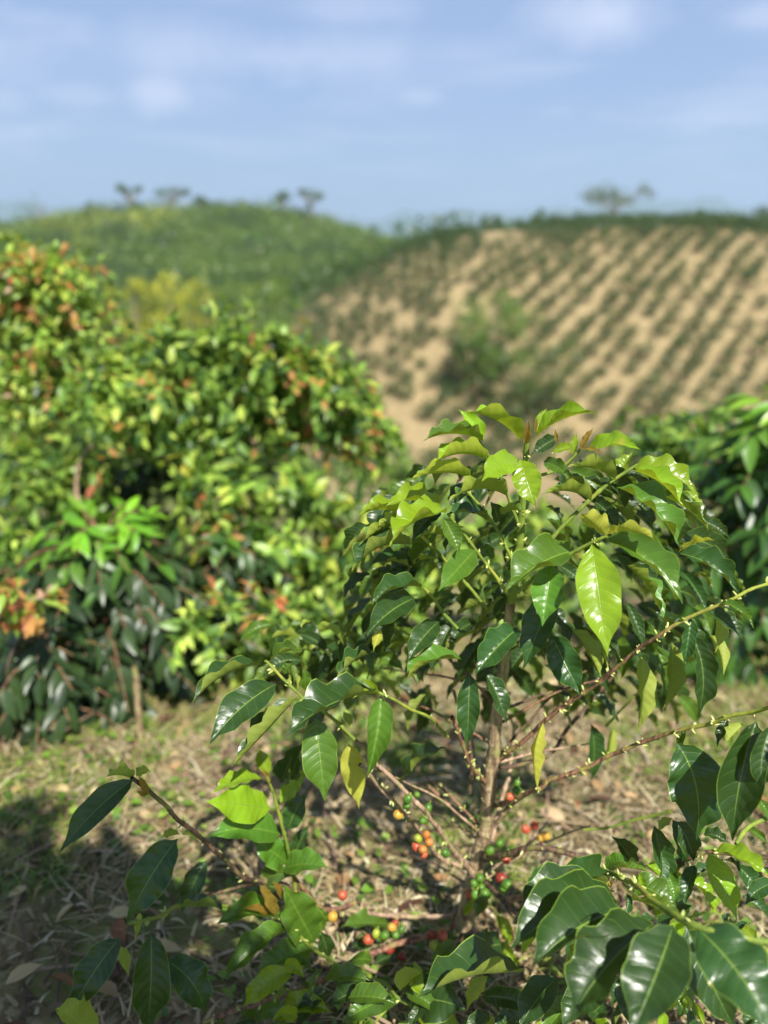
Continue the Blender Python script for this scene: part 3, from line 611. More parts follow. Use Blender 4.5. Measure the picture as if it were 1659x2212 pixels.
# a curved pale dead branch and a leaning pole in the left thicket
gg = Geo(); tube(gg, spline([P(215, 1105, 3.2), P(180, 1100, 3.2), P(165, 1060, 3.25), P(172, 1000, 3.3), P(200, 960, 3.4)], 8), .009, 8)
tag(gg.build('dead_branch', M_TWIGT), 'curved pale dead branch hanging in the dark gap of the left shrubs', 'branch')
gg = Geo(); tube(gg, spline([P(302, 1640, 2.0)-np.array([0, 0, .08]), P(301, 1560, 2.0), P(294, 1470, 2.02), P(290, 1440, 2.02)], 6), np.linspace(.0125, .009, 19), 9, rough=.06)
tag(gg.build('wooden_stake', M_TRUNK), 'short upright tan stake in front of the dark coffee bushes', 'stake')
# unseen shrub added behind the camera, standing in for the photographer's shadow, lower left
r_s = np.random.default_rng(9)
lsh = [(.08-.20*(z-1.4)+r_s.uniform(-1, 1)*(.24-.06*(z-1.4)), -.40+r_s.uniform(-.1, .1), z, .11) for z in np.linspace(1.4, 2.42, 36)]
mixed_shrub('dense shrub added unseen behind the viewpoint to cast the shadow at the lower left', (.0, -.40, 0), lsh, 110, .11, red=0, seed=9, cols=(LG, MG, DG), wts=(2, 4, 3), stems=6)

# ------------------------------------------------------------------ the main coffee plant, near and in focus
CR = {0: (0, 0, 1.0), 1: (713.2, 850.4, .5291), 2: (384., 1316.7, .3968), 3: (54.9, 1618.4, .4299), 4: (713.2, 1645.8, .3307), 5: (1097.2, 1371.5, .3798)}
def cv(c, x, y): a, b, s = CR[c]; return a+x*s, b+y*s
def make_leaf(spec, i):
    """crop, base, tip, bow, roll, kind, distance at base and tip, width factor, fold"""
    c, bx, by, tx, ty, bow, roll, kind, Yb, Yt = spec[:10]; roll += 2*(35 < roll < 90); wf = spec[10] if len(spec) > 10 else 1; fold = spec[11] if len(spec) > 11 else 30
    x0, y0 = cv(c, bx, by); x1, y1 = cv(c, tx, ty); B = P(x0, y0, Yb); T_ = P(x1, y1, Yt)
    s = CR[c][2]; dx, dy = x1-x0, y1-y0; ln = math.hypot(dx, dy); nxp, nyp = -dy/ln, dx/ln
    if abs(dx) > .25*abs(dy):
        if nyp > 0: nxp, nyp = -nxp, -nyp
    elif nxp < 0: nxp, nyp = -nxp, -nyp
    mx_, my_ = (x0+x1)/2+nxp*bow*s*1.6, (y0+y1)/2+nyp*bow*s*1.6
    r = np.random.default_rng(3000+i); Lr = np.linalg.norm(T_-B)
    # leaves arch over their length: the middle stands a little nearer and higher than the chord
    C = P(mx_, my_, (Yb+Yt)/2-.10*Lr)+np.array([0, 0, .05*Lr])
    rl = math.radians(roll)
    def nf(mid, tg):
        v = unit(EYE-mid); n0 = unit(v-tg*np.sum(v*tg, 1, keepdims=True)); s2 = np.cross(tg, n0)
        up = s2[:, 2] if abs(dx) > .25*abs(dy) else s2[:, 0]
        s2 = s2*np.sign(up[len(up)//2]+1e-9)
        return unit(n0*math.cos(rl)+s2*math.sin(rl))
    arc = Lr*(1+.35*abs(bow*s*1.6)/max(ln, 1)); w = (.405 if kind in 'DM' else .43)*arc*wf*(1.0+.10*r.uniform(-1, 1))
    return leaf_mesh(B, C, T_, nf, w, fold*(1.2 if roll > 30 else 1)+6*r.uniform(-1, 1), .13*r.uniform(.6, 1.3), seed=4000+i, twist=r.uniform(-22, 22)), kind, ln*s if False else ln
F, G_, H = .96, 1.05, 1.16
MAIN = [
 (1,780,195,548,78,30,112,'B',1.04,.98,.9), (1,625,190,525,65,10,20,'B',1.10,1.12,1.0), (1,835,180,1095,78,28,58,'B',1.03,.98,.95,34), (1,842,160,885,60,6,10,'B',1.14,1.16,1.0),
 (1,800,208,810,108,0,0,'Z',1.02,1.01,.85), (1,835,160,842,95,0,10,'Z',1.05,1.05,.7), (1,925,205,918,143,0,10,'Z',1.05,1.05,.7), (1,1022,225,1075,138,0,15,'Z',1.04,1.04,.8), (1,1022,228,1110,246,6,60,'Z',1.04,1.0,.5),
 (1,985,250,1006,160,0,15,'B',1.05,1.06,.8), (1,625,195,375,195,28,78,'M',1.03,.95,.9,38), (1,642,270,415,290,32,92,'B',1.02,.95,.9,34), (1,575,345,320,358,26,104,'B',1.02,.95,.9),
 (1,765,268,618,360,14,15,'B',1.0,.93,1.0,20), (1,775,268,838,470,0,2,'B',.99,.94,1.22,18), (1,872,275,980,345,6,20,'M',1.05,1.0,1.15), (1,1165,350,968,300,16,108,'M',1.05,1.0,1.0), (1,930,178,818,250,0,15,'D',1.12,1.1,1.3),
 (1,1050,232,1268,230,26,38,'B',1.06,1.0,.95,24), (1,985,215,900,245,0,20,'B',1.12,1.1,1.2), (1,1162,345,1235,240,0,20,'B',1.09,1.11,1.2), (1,1235,300,1500,415,42,38,'B',1.05,1.0,1.05,22),
 (1,1240,315,1445,475,28,62,'B',1.02,.96,1.1,34), (1,1080,440,1180,555,10,10,'D',1.07,1.03,1.35), (1,1170,382,1430,640,42,52,'M',1.02,.93,1.15,36), (1,1315,412,1550,575,34,74,'M',1.04,.97,.95,34), (1,1440,400,1510,485,16,60,'B',1.08,1.05,1.0),
 (1,725,420,485,440,42,112,'M',1.04,.96,1.0), (1,1070,440,865,412,26,116,'M',1.03,.98,1.0), (1,690,520,655,440,0,20,'D',1.04,1.03,1.6), (1,700,500,796,492,20,100,'M',1.04,1.0,1.2),
 (1,460,480,225,460,36,52,'B',1.04,.97,1.0,28), (1,305,500,115,500,26,76,'B',1.02,.96,.95,36), (1,470,480,242,625,30,48,'B',1.0,.90,1.0,36), (1,300,500,188,552,12,112,'L',1.02,.98,.9), (1,345,530,118,620,26,88,'M',1.04,.97,.95,34),
 (1,330,618,88,728,46,66,'D',1.03,.94,1.1,38), (1,330,712,160,702,24,52,'D',1.08,1.03,1.1), (1,640,520,478,495,26,68,'D',1.08,1.03,1.1), (1,480,592,365,590,20,112,'M',1.07,1.03,1.0), (1,465,510,525,655,6,14,'M',1.0,.97,1.35,30),
 (1,592,638,438,810,-4,8,'M',1.02,.93,.95,26), (1,632,612,668,684,0,15,'M',1.06,1.05,1.6), (1,375,790,165,860,30,52,'D',1.02,.95,1.05,34), (1,345,835,150,988,16,26,'D',1.02,.93,1.05,34), (1,208,960,176,1052,0,172,'Y',.96,.94,1.2),
 (1,445,930,315,1100,12,8,'D',1.02,.95,.95,26), (1,535,1085,295,1190,44,58,'M',1.0,.93,.95,34), (1,1000,640,715,815,26,34,'M',1.0,.90,1.12,28), (1,908,700,865,952,0,0,'M',.98,.92,1.25,24), (1,900,800,785,1130,-10,10,'D',1.02,.96,1.05,24),
 (1,1068,615,1133,1078,0,2,'B',.94,.84,.98,20), (1,1130,590,1440,860,40,38,'M',.98,.88,1.1,30), (1,1128,588,1015,488,12,150,'Y',.96,.94,1.1,24), (1,1130,575,1335,602,24,102,'Y',.97,.91,.9,28), (1,1210,700,1365,930,18,82,'M',1.0,.93,.95,36),
 (1,1208,850,1280,1048,8,28,'D',1.04,1.0,.75), (1,1415,650,1675,830,38,44,'D',1.02,.95,1.0,34), (1,1430,722,1535,892,12,16,'D',1.06,1.0,1.0), (1,1420,650,1575,600,14,78,'Y',1.06,1.02,.8), (1,766,958,590,1152,8,12,'D',.98,.91,1.15,28),
 (2,1590,345,1575,755,0,0,'D',.96,.92,.95,22), (1,635,1140,720,1348,10,26,'D',.99,.95,.95), (1,905,985,1027,1235,-6,6,'D',1.0,.94,1.3,20), (1,985,962,1108,1172,16,140,'M',1.04,1.0,1.0), (1,1095,1000,1135,1132,4,160,'L',1.05,1.02,.7),
 (5,755,120,727,568,36,158,'L',.99,.96,.72,26), (5,930,42,880,425,34,140,'M',1.04,1.0,.85), (5,1040,0,1078,472,62,22,'D',1.0,.95,.95,34), (5,1150,0,1225,232,30,158,'L',1.05,1.0,.9), (5,835,55,885,345,30,30,'M',1.08,1.04,.7),
 (5,200,500,172,902,-44,150,'Y',.97,.94,.72,44), (5,470,505,470,832,26,26,'D',1.12,1.10,.85), (5,600,535,555,752,4,168,'L',1.2,1.18,.8), (2,1075,230,865,392,30,52,'D',1.0,.93,1.0,36),
 (2,660,165,495,165,24,108,'L',1.25,1.2,.9), (2,640,120,785,150,16,30,'D',1.27,1.24,1.2), (2,455,300,75,512,46,62,'D',.99,.88,.88,38), (2,535,405,170,738,30,14,'D',.95,.85,.98,16), (2,650,475,288,862,-18,70,'D',.97,.88,.9,38),
 (2,1085,455,578,705,56,50,'D',.95,.83,1.0,32), (2,750,592,803,1048,0,0,'M',.94,.88,1.12,18), (2,1105,470,1030,918,18,8,'M',.96,.90,1.05,46), (2,930,730,987,1088,0,174,'Y',1.0,.97,.95,18), (2,905,540,950,655,0,170,'L',1.02,1.0,1.2),
 (2,1210,932,1462,752,22,55,'D',1.05,1.0,1.0,26), (2,510,265,672,225,14,48,'M',1.0,.97,1.1), (2,510,270,515,168,8,16,'D',1.02,1.02,.9), (2,625,282,575,352,0,20,'M',1.0,1.0,1.6), (2,692,440,678,315,12,10,'M',1.0,1.0,1.1),
 (2,1095,455,1000,378,4,30,'B',.95,.93,.55), (2,1090,458,952,485,10,76,'B',.95,.9,.5), (2,455,920,185,1002,26,50,'B',.98,.92,.9,20), (2,505,1082,155,1045,-6,10,'B',.97,.90,.92,16), (2,558,1225,160,1240,40,22,'M',.98,.90,1.0,22),
 (2,600,1200,708,1000,14,8,'D',1.0,1.02,1.35,18), (2,598,1382,400,1262,8,10,'M',1.0,.97,1.2,18), (2,555,1050,700,860,-12,20,'B',1.04,1.08,1.0), (2,500,900,440,752,-10,12,'B',1.05,1.08,1.3), (2,500,962,455,860,6,20,'Z',.98,.97,.45),
 (2,625,1380,718,1170,8,18,'D',1.04,1.06,1.0), (2,560,940,625,790,-4,20,'D',1.03,1.0,1.1), (2,620,930,690,720,10,22,'D',1.06,1.04,1.0),
 (3,545,150,170,522,20,14,'D',.86,.78,.86,20), (3,540,150,405,140,12,110,'L',.88,.84,1.2), (3,560,140,630,112,14,150,'L',.88,.9,1.6), (3,612,232,568,132,0,10,'Z',.87,.86,.75), (3,602,238,556,212,0,30,'Z',.87,.86,.8),
 (3,765,450,510,872,14,12,'D',.90,.84,1.05,18), (3,775,430,682,445,10,150,'L',.92,.9,1.3), (3,785,430,872,452,10,130,'L',.92,.92,1.2), (3,912,560,780,832,8,14,'D',1.0,.95,1.0), (3,795,788,1005,820,24,74,'D',.92,.88,1.1,30),
 (3,478,945,215,1335,10,12,'D',.84,.78,1.12,18), (3,630,922,610,1440,16,2,'D',.83,.77,1.12,22), (3,705,1060,912,1342,46,16,'D',.85,.82,1.2,14), (3,480,990,522,1145,0,170,'L',.86,.84,1.0), (3,575,820,548,962,0,160,'L',.87,.86,.7),
 (3,370,1440,150,1300,0,150,'L',.78,.74,1.2), (3,1290,832,958,882,34,34,'M',.95,.88,1.1,24), (3,1335,895,985,1168,26,36,'M',.93,.84,.92,32), (3,1445,1000,1148,1152,22,20,'M',.94,.88,1.12,20), (3,1452,972,1300,682,-8,8,'M',.96,.94,1.15,18),
 (3,1500,905,1445,765,-12,10,'M',.98,.98,1.2), (3,1520,1042,1478,905,6,8,'D',.96,.96,1.1), (3,1262,832,1172,675,0,15,'Z',.93,.9,.6), (3,1235,835,1092,798,4,30,'Z',.93,.89,.5), (3,1292,752,1242,662,4,20,'Z',.96,.95,.6),
 (3,1300,602,1525,600,22,30,'M',.98,.93,1.0,22), (3,1195,660,1340,640,20,12,'M',1.0,.97,1.3), (4,435,1550,75,1712,34,26,'M',.84,.78,.95,18), (4,250,1472,-5,1600,18,14,'D',.86,.80,1.2), (4,450,1468,662,1385,14,14,'D',.88,.86,1.3), (4,520,1560,885,1620,30,10,'D',.86,.80,1.5,14), (4,425,1560,290,1715,0,150,'L',.84,.82,.8),
 (4,1030,1400,890,1632,10,150,'L',.86,.84,1.1), (4,812,1172,655,1352,8,10,'M',.97,.93,1.2), (4,1130,1190,898,1262,10,14,'D',.95,.90,1.4), (4,1010,880,948,1012,0,10,'M',1.02,.98,1.6), (4,1085,1000,1180,1200,8,14,'B',1.0,.97,1.1), (4,1110,1170,1228,1362,0,10,'B',.97,.94,1.0),
 (4,1430,680,1278,900,10,20,'D',.97,.92,1.1), (4,1575,700,1368,885,8,20,'D',.96,.92,1.0), (4,390,1062,60,1082,14,30,'M',1.12,1.05,.9), (4,260,1195,140,1215,10,20,'D',1.05,1.02,1.4), (4,430,1250,270,1330,0,14,'D',1.06,1.02,1.2), (4,190,1380,20,1460,0,14,'D',.92,.9,1.1), (4,240,1390,90,1490,0,14,'D',.92,.9,.9),
 (4,1040,1640,880,1800,10,20,'D',.80,.76,1.2), (4,1250,1640,1050,1790,8,30,'D',.80,.76,1.2), (4,870,1000,1010,900,8,18,'B',1.05,1.05,1.0)]
# leaves inside the crown: on the hidden sides of the same branches
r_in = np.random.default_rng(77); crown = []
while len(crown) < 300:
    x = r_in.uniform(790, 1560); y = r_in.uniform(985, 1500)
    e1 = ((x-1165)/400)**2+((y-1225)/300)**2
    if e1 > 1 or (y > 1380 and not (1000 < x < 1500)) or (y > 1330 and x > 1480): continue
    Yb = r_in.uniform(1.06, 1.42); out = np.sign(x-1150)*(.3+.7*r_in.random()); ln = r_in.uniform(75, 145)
    crown.append((0, x, y, x+out*ln*.75, y+ln*r_in.uniform(.2, .9), r_in.uniform(0, 14), r_in.uniform(0, 100), ('D', 'D', 'D', 'D', 'M')[r_in.integers(5)], Yb, Yb+r_in.uniform(-.06, .05), r_in.uniform(.85, 1.1)))  # mostly the dark leaf kind, deepening the crown's inner shade by colour
for k in range(85):   # low branches behind, left of the trunk
    x = r_in.uniform(575, 930); y = 1345+r_in.random()**1.3*165; Yb = r_in.uniform(1.08, 1.4); ln = r_in.uniform(70, 120)
    crown.append((0, x, y, x+r_in.uniform(-.9, .6)*ln, y+ln*r_in.uniform(.1, .8), 8, r_in.uniform(0, 110), ('D', 'D', 'D', 'M', 'L')[r_in.integers(5)], Yb, Yb-.02, 1.0))
for k in range(46):   # shoots behind the trunk under the crown
    x = r_in.uniform(880, 1480); y = r_in.uniform(1370, 1540); Yb = r_in.uniform(1.18, 1.45); ln = r_in.uniform(70, 120)
    crown.append((0, x, y, x+r_in.uniform(-.7, .7)*ln, y+ln*r_in.uniform(.3, .9), 8, r_in.uniform(0, 90), ('D', 'D', 'M')[r_in.integers(3)], Yb, Yb, .9))
for k in range(34):   # low shoots in front of the base
    x = r_in.uniform(480, 1130); y = r_in.uniform(2075, 2240); Yb = r_in.uniform(.80, .93); ln = r_in.uniform(80, 150)
    crown.append((0, x, y, x+r_in.uniform(-.9, .9)*ln, y+ln*r_in.uniform(-.1, .8), 10, r_in.uniform(0, 60), ('D', 'D', 'M', 'M', 'B')[r_in.integers(5)], Yb, Yb-.03, 1.0))
MAIN += [(1,1540,885,1690,1010,20,30,'D',.91,.88,1.0), (1,1600,850,1730,960,20,40,'M',.90,.86,1.0), (1,1470,910,1440,1120,6,20,'D',.93,.9,.9), (1,1600,855,1570,1060,8,150,'L',.92,.9,.9), (5,1010,535,960,700,0,20,'M',.93,.92,.8), (5,1250,470,1190,640,6,20,'D',.9,.88,.9)]
base_main = P(1000, 1985, 1.075); base_main[2] = float(ground_z(base_main[0], 1.075))
def build_leaves(parent, specs, cap, extra=()):
    built = [make_leaf(s, i+hash_off) for i, s in enumerate(specs)]
    order = sorted(range(len(built)), key=lambda k: -built[k][2]); top = set(order[:cap]); rest = {}
    lay = list(range(len(built)))
    for k in lay:
        (V, F_, U), kind, ln = built[k]
        if k in top:
            me = mesh_from('leaf', local(V, parent), F_, U); o = link('leaf', me, KM[kind], parent)
            if kind == 'Y': o['label'] = 'yellowing leaf'
            elif kind == 'Z': o['label'] = 'small bronze young leaf'
            elif kind == 'B': o['label'] = 'bright fresh green leaf'
        else: rest.setdefault(kind, []).append(k)
    more = [make_leaf(s, i+9000) for i, s in enumerate(extra)]
    allr = [(built[k][0], built[k][1]) for ks in rest.values() for k in ks]+[(m_[0], m_[1]) for m_ in more]
    if allr:
        V = []; F_ = []; U = []; mi = []; n_ = 0; kinds = list(KM)
        for (v, f, u), kd in allr: V.append(v); F_.append(f+n_); U.append(u); mi.append(np.full(len(f), kinds.index(kd))); n_ += len(v)
        me = mesh_from('leaves', local(np.concatenate(V), parent), np.concatenate(F_), np.concatenate(U))
        for kd in kinds: me.materials.append(KM[kd])
        me.polygons.foreach_set('material_index', np.concatenate(mi).astype(np.int32)); o = link('leaves', me, None, parent); o['kind'] = 'stuff'
hash_off = 0
mp_ = empty('coffee_plant', base_main, 'main coffee plant in sharp focus with glossy leaves and ripening cherries', 'coffee plant')
# stems ----------------------------------------------------------------
def stem(name, parent, c, pts, r0, r1, mat, nodes=True, ns=9, node_px=26, bud=0.0, seed=0, fr=0.0):
    """pts: (x, y, distance); knots every few centimetres; buds and stipules at the knots"""
    r = np.random.default_rng(6000+seed); q = []
    for (x, y, Y) in pts: a, b = cv(c, x, y); q.append(P(a, b, Y))
    p = spline(q, 14); s = np.concatenate([[0], np.cumsum(np.linalg.norm(np.diff(p, axis=0), axis=1))]); n = max(20, int(s[-1]/.0035))
    ss = np.linspace(0, s[-1], n); p = np.stack([np.interp(ss, s, p[:, k]) for k in range(3)], 1)
    p = p+.0009*np.stack([np.interp(ss, np.linspace(0, s[-1], max(4, n//9)), r.normal(size=max(4, n//9))) for k in range(3)], 1)
    rad = np.linspace(r0, r1, n); nd = np.cumsum(r.uniform(.018, .042, 200)); nd = nd[nd < s[-1]-.004]
    if nodes:
        for q_ in nd: rad = rad*(1+(.12 if r0 > .006 else .30)*r.uniform(.5, 1.3)*np.exp(-((ss-q_)/.0032)**2))
    g_ = Geo(); tube(g_, p, rad, ns, rough=.07, seed=seed); o = g_.build(name, mat, parent)
    if bud > 0:
        g_ = Geo(); k_ = 0
        for q_ in nd:
            if r.random() > bud: continue
            c_ = np.array([np.interp(q_, ss, p[:, k]) for k in range(3)]); tg = unit(np.array([np.interp(q_+.004, ss, p[:, k])-np.interp(q_-.004, ss, p[:, k]) for k in range(3)]))
            sv = unit(np.cross(tg, [0, 0, 1.])); rr_ = np.interp(q_, ss, rad)
            for m_ in range(r.integers(2, 6)):
                a = r.uniform(0, 6.28); ov = sv*math.cos(a)+np.cross(tg, sv)*math.sin(a); dr = unit(ov*.9+tg*.8*r.uniform(.2, 1)+.3*r.normal(size=3)); l_ = r.uniform(.004, .011)
                b0 = c_+ov*rr_*.7+tg*r.uniform(-.003, .003); pp = np.array([b0, b0+dr*l_*.35, b0+dr*l_*.75, b0+dr*l_]); tube(g_, pp, np.array([.0010, .0019, .0015, .0002])*l_/.0085, 5); k_ += 1
        if k_ > 12: g_.build('buds', M_BUD, o)['kind'] = 'stuff'
    return o
def trunk_stem():
    stem('trunk', mp_, 0, [(1000, 2000, 1.075), (1012, 1950, 1.075), (1030, 1870, 1.075), (1048, 1790, 1.075), (1058, 1700, 1.07), (1066, 1620, 1.07), (1075, 1520, 1.07), (1090, 1420, 1.065), (1105, 1300, 1.06)], .0165, .0075, M_TRUNK, True, 14, bud=.5, seed=1)
    stem('trunk', mp_, 0, [(1105, 1300, 1.06), (1118, 1200, 1.055), (1128, 1100, 1.05), (1134, 1010, 1.045), (1137, 955, 1.04)], .0075, .0042, M_GSTEM, True, 10, bud=.7, seed=2)
trunk_stem()
BR = [ # crop, points, r0, r1, material, buds
 (5, [(-60,960,1.07),(60,925,1.05),(170,870,1.02),(220,835,1.0),(450,750,.98),(640,660,.96),(850,575,.93),(980,540,.91)], .0048,.0040,'t',.8),
 (5, [(980,540,.91),(1120,510,.89),(1250,468,.87),(1400,435,.85),(1520,395,.83)], .0042,.0048,'g',.9),
 (5, [(-60,720,1.07),(100,590,1.05),(210,490,1.03),(330,400,1.01),(470,300,.99),(600,200,.97),(720,100,.95),(850,5,.93)], .0050,.0042,'t',.9),
 (1, [(1340,985,.93),(1440,925,.92),(1540,880,.91),(1659,830,.90),(1740,790,.9),(1900,740,.9)], .0044,.0034,'g',.9),
 (5, [(-50,760,1.09),(60,740,1.12),(220,690,1.15),(320,560,1.17),(400,460,1.18),(520,320,1.2),(620,210,1.2)], .0042,.0036,'d',.3),
 (4, [(1020,135,1.07),(960,80,1.05),(900,0,1.03),(860,-130,1.02),(800,-300,1.0)], .0042,.0032,'t',.5),
 (4, [(1000,230,1.08),(975,140,1.1),(945,40,1.12),(930,-90,1.14),(900,-260,1.17)], .0044,.003,'p',.2),
 (4, [(1060,520,1.09),(1085,380,1.12),(1130,200,1.15),(1165,80,1.18),(1185,-60,1.2),(1200,-260,1.22)], .0048,.003,'p',.2),
 (4, [(1040,440,1.08),(1110,360,1.06),(1180,285,1.05),(1290,205,1.03),(1400,150,1.02)], .0042,.0034,'p',.4),
 (4, [(1060,290,1.07),(1130,275,1.05),(1200,235,1.02),(1290,200,1.0),(1390,160,.98),(1410,120,.98)], .0048,.0038,'t',.8),
 (4, [(940,740,1.07),(880,670,1.05),(800,580,1.03),(700,440,1.0),(600,310,.98),(500,200,.97),(400,110,.96),(310,20,.96)], .0056,.0036,'p',.35),
 (4, [(900,700,1.1),(740,640,1.1),(660,560,1.08),(560,430,1.05),(450,300,1.02),(350,190,1.0),(270,100,.98),(200,20,.97)], .0046,.0034,'p',.5),
 (4, [(985,440,1.1),(900,385,1.14),(780,290,1.18),(680,190,1.2),(600,130,1.22)], .0048,.0032,'t',.1),
 (4, [(1000,640,1.07),(1060,620,1.03),(1140,610,1.0),(1220,585,.98),(1330,565,.96),(1430,570,.95),(1520,590,.94),(1600,615,.93)], .0058,.0052,'d',.9),
 (4, [(1010,750,1.08),(1090,690,1.12),(1200,640,1.15),(1310,520,1.2),(1420,390,1.25)], .0058,.004,'p',.2),
 (4, [(1200,620,1.14),(1330,550,1.13),(1470,500,1.12)], .003,.0022,'t',.3),
 (4, [(1150,905,1.08),(1220,890,1.04),(1290,870,1.0)], .007,.006,'p',.3),
 (4, [(1000,780,1.05),(1080,850,1.0),(1150,920,.97),(1200,1000,.95),(1205,1060,.94)], .0052,.0045,'d',.8),
 (3, [(1659,1060,.98),(1580,1125,.95),(1480,1165,.93),(1400,1200,.91),(1260,1240,.89),(1130,1290,.87),(1010,1330,.86),(900,1375,.85)], .0046,.0036,'t',.9),
 (4, [(860,1040,1.08),(640,1130,1.05),(430,1185,1.02),(300,1240,1.0),(190,1290,.98),(100,1340,.96),(0,1385,.95)], .0066,.0050,'t',.5),
 (4, [(190,1310,.97),(250,1400,.92),(370,1460,.9),(440,1540,.87),(520,1590,.86)], .0042,.0034,'g',.8),
 (4, [(800,1010,1.1),(500,1010,1.12),(240,990,1.1),(0,940,1.08),(-120,920,1.06)], .0050,.004,'p',.3),
 (3, [(1659,770,1.06),(1560,800,1.04),(1480,790,1.02),(1420,720,1.01),(1350,640,1.0)], .0042,.0034,'t',.5),
 (3, [(1590,1108,.95),(1520,1050,.94),(1440,1000,.94),(1340,895,.93),(1270,845,.93)], .0040,.0026,'g',.5),
 (3, [(1440,750,1.02),(1300,680,1.0),(1120,655,.97),(1020,570,.95),(920,480,.93),(830,405,.91),(760,350,.90),(710,285,.89),(650,235,.88),(600,190,.875),(540,142,.87)], .0048,.0034,'d',.9),
 (3, [(1230,640,1.0),(1120,682,.98),(1020,705,.96),(930,730,.94),(880,740,.93)], .0034,.0026,'d',.7),
 (3, [(1010,790,.95),(900,785,.93),(760,790,.91),(700,830,.89),(620,855,.87),(510,878,.86)], .0038,.0036,'g',.8),
 (2, [(620,1430,1.0),(605,1340,.99),(575,1200,.985),(545,1080,.98),(505,960,.975),(480,900,.97)], .0044,.0026,'g',.3),
 (0, [(640,1935,1.0),(632,1880,1.0),(628,1845,1.0)], .0044,.004,'g',.3),
 (2, [(2000,1160,1.06),(1560,1340,1.0)], .001,.001,'p',0),
 (2, [(1470,695,1.03),(1370,590,.99),(1270,545,.97),(1180,490,.955),(1100,455,.95),(1085,440,.95)], .0034,.0028,'g',.9),
 (4, [(330,60,.97),(260,-50,.97),(180,-130,.98),(60,-230,1.0)], .0036,.003,'t',.8),
 (2, [(960,710,.98),(860,610,.98),(760,530,.98),(690,490,.98),(600,400,.98),(500,300,.99),(475,280,.99)], .0036,.0028,'g',.9),
 (1, [(775,745,1.04),(700,590,1.05),(660,520,1.06),(560,400,1.06)], .0036,.0026,'g',.6), (1, [(780,560,1.05),(690,330,1.05),(640,240,1.04),(600,180,1.04)], .0034,.0026,'g',.6),
 (1, [(740,830,1.03),(640,700,1.03),(560,590,1.02),(480,490,1.01)], .0036,.0026,'g',.6), (1, [(640,880,1.04),(540,760,1.04),(450,660,1.03),(370,580,1.02)], .0036,.0026,'g',.6),
 (1, [(520,960,1.03),(440,870,1.03),(380,790,1.02)], .0036,.0026,'g',.6), (1, [(790,760,1.05),(900,600,1.05),(1010,480,1.05),(1120,380,1.05),(1240,300,1.05),(1260,290,1.05)], .0044,.003,'g',.7),
 (1, [(780,800,1.04),(900,700,1.0),(1000,640,.98),(1100,590,.96),(1130,580,.955)], .0040,.003,'g',.7), (1, [(800,330,1.05),(880,330,1.05),(960,290,1.05),(1020,228,1.05)], .0030,.0024,'g',.6),
 (5, [(560,520,1.22),(640,430,1.2),(700,370,1.18),(760,310,1.18)], .003,.0024,'g',.9), (5, [(430,1110,1.12),(640,1078,1.1),(800,1035,1.08),(930,1000,1.06)], .0028,.0036,'g',.5),
 (4, [(930,640,1.13),(870,860,1.13),(900,980,1.1)], .003,.003,'p',0), (2, [(1590,1000,1.08),(1600,800,1.09),(1560,620,1.1),(1500,440,1.11)], .004,.003,'d',.5),
]
MB_ = {'t': M_TWIG, 'g': M_GSTEM, 'd': bark_mat('bark_dark', (.045, .025, .018), (.17, .10, .055), (.20, .19, .05), 90, .7), 'p': M_TWIGT}
def toD(c, pts): return [(*cv(c, x, y), Y) for x, y, Y in pts]
BR.append((0, toD(*BR[0][:2])[:-1]+toD(*BR[1][:2]), .0046, .0030, 'x', .9)); BR.append((0, toD(*BR[2][:2])+toD(*BR[3][:2])[1:], .0046, .0022, 'x', .9))
M_GRAD = bark_mat('bark_red_brown_to_green', (.085, .035, .022), (.33, .17, .095), (.28, .24, .06), 90, .6, True)
MB_['x'] = M_GRAD
for i, (c, pts, r0, r1, mk, bd) in enumerate(BR):
    if i in (0, 1, 2, 3, 29): continue
    stem('branch', mp_, c, pts, r0*(.82 if mk == 'g' else .95), r1*(.82 if mk == 'g' else .9), MB_[mk], True, 9, bud=bd, seed=20+i)
for k in range(13):    # thin side twigs
    y0 = r_in.uniform(1440, 1930); x0 = np.interp(y0, [1300, 1620, 1790, 2000], [1105, 1066, 1048, 1000]); sg = r_in.choice([-1, 1]); ln = r_in.uniform(120, 330); up = r_in.uniform(.2, 1.1); dY = r_in.uniform(-.05, .2)
    stem('branch', mp_, 0, [(x0, y0, 1.075), (x0+sg*ln*.5, y0-ln*up*.62, 1.075+dY*.5), (x0+sg*ln, y0-ln*up, 1.075+dY)], .0026, .0013, MB_['tdp'[k % 3]], True, 7, bud=.35, seed=300+k)
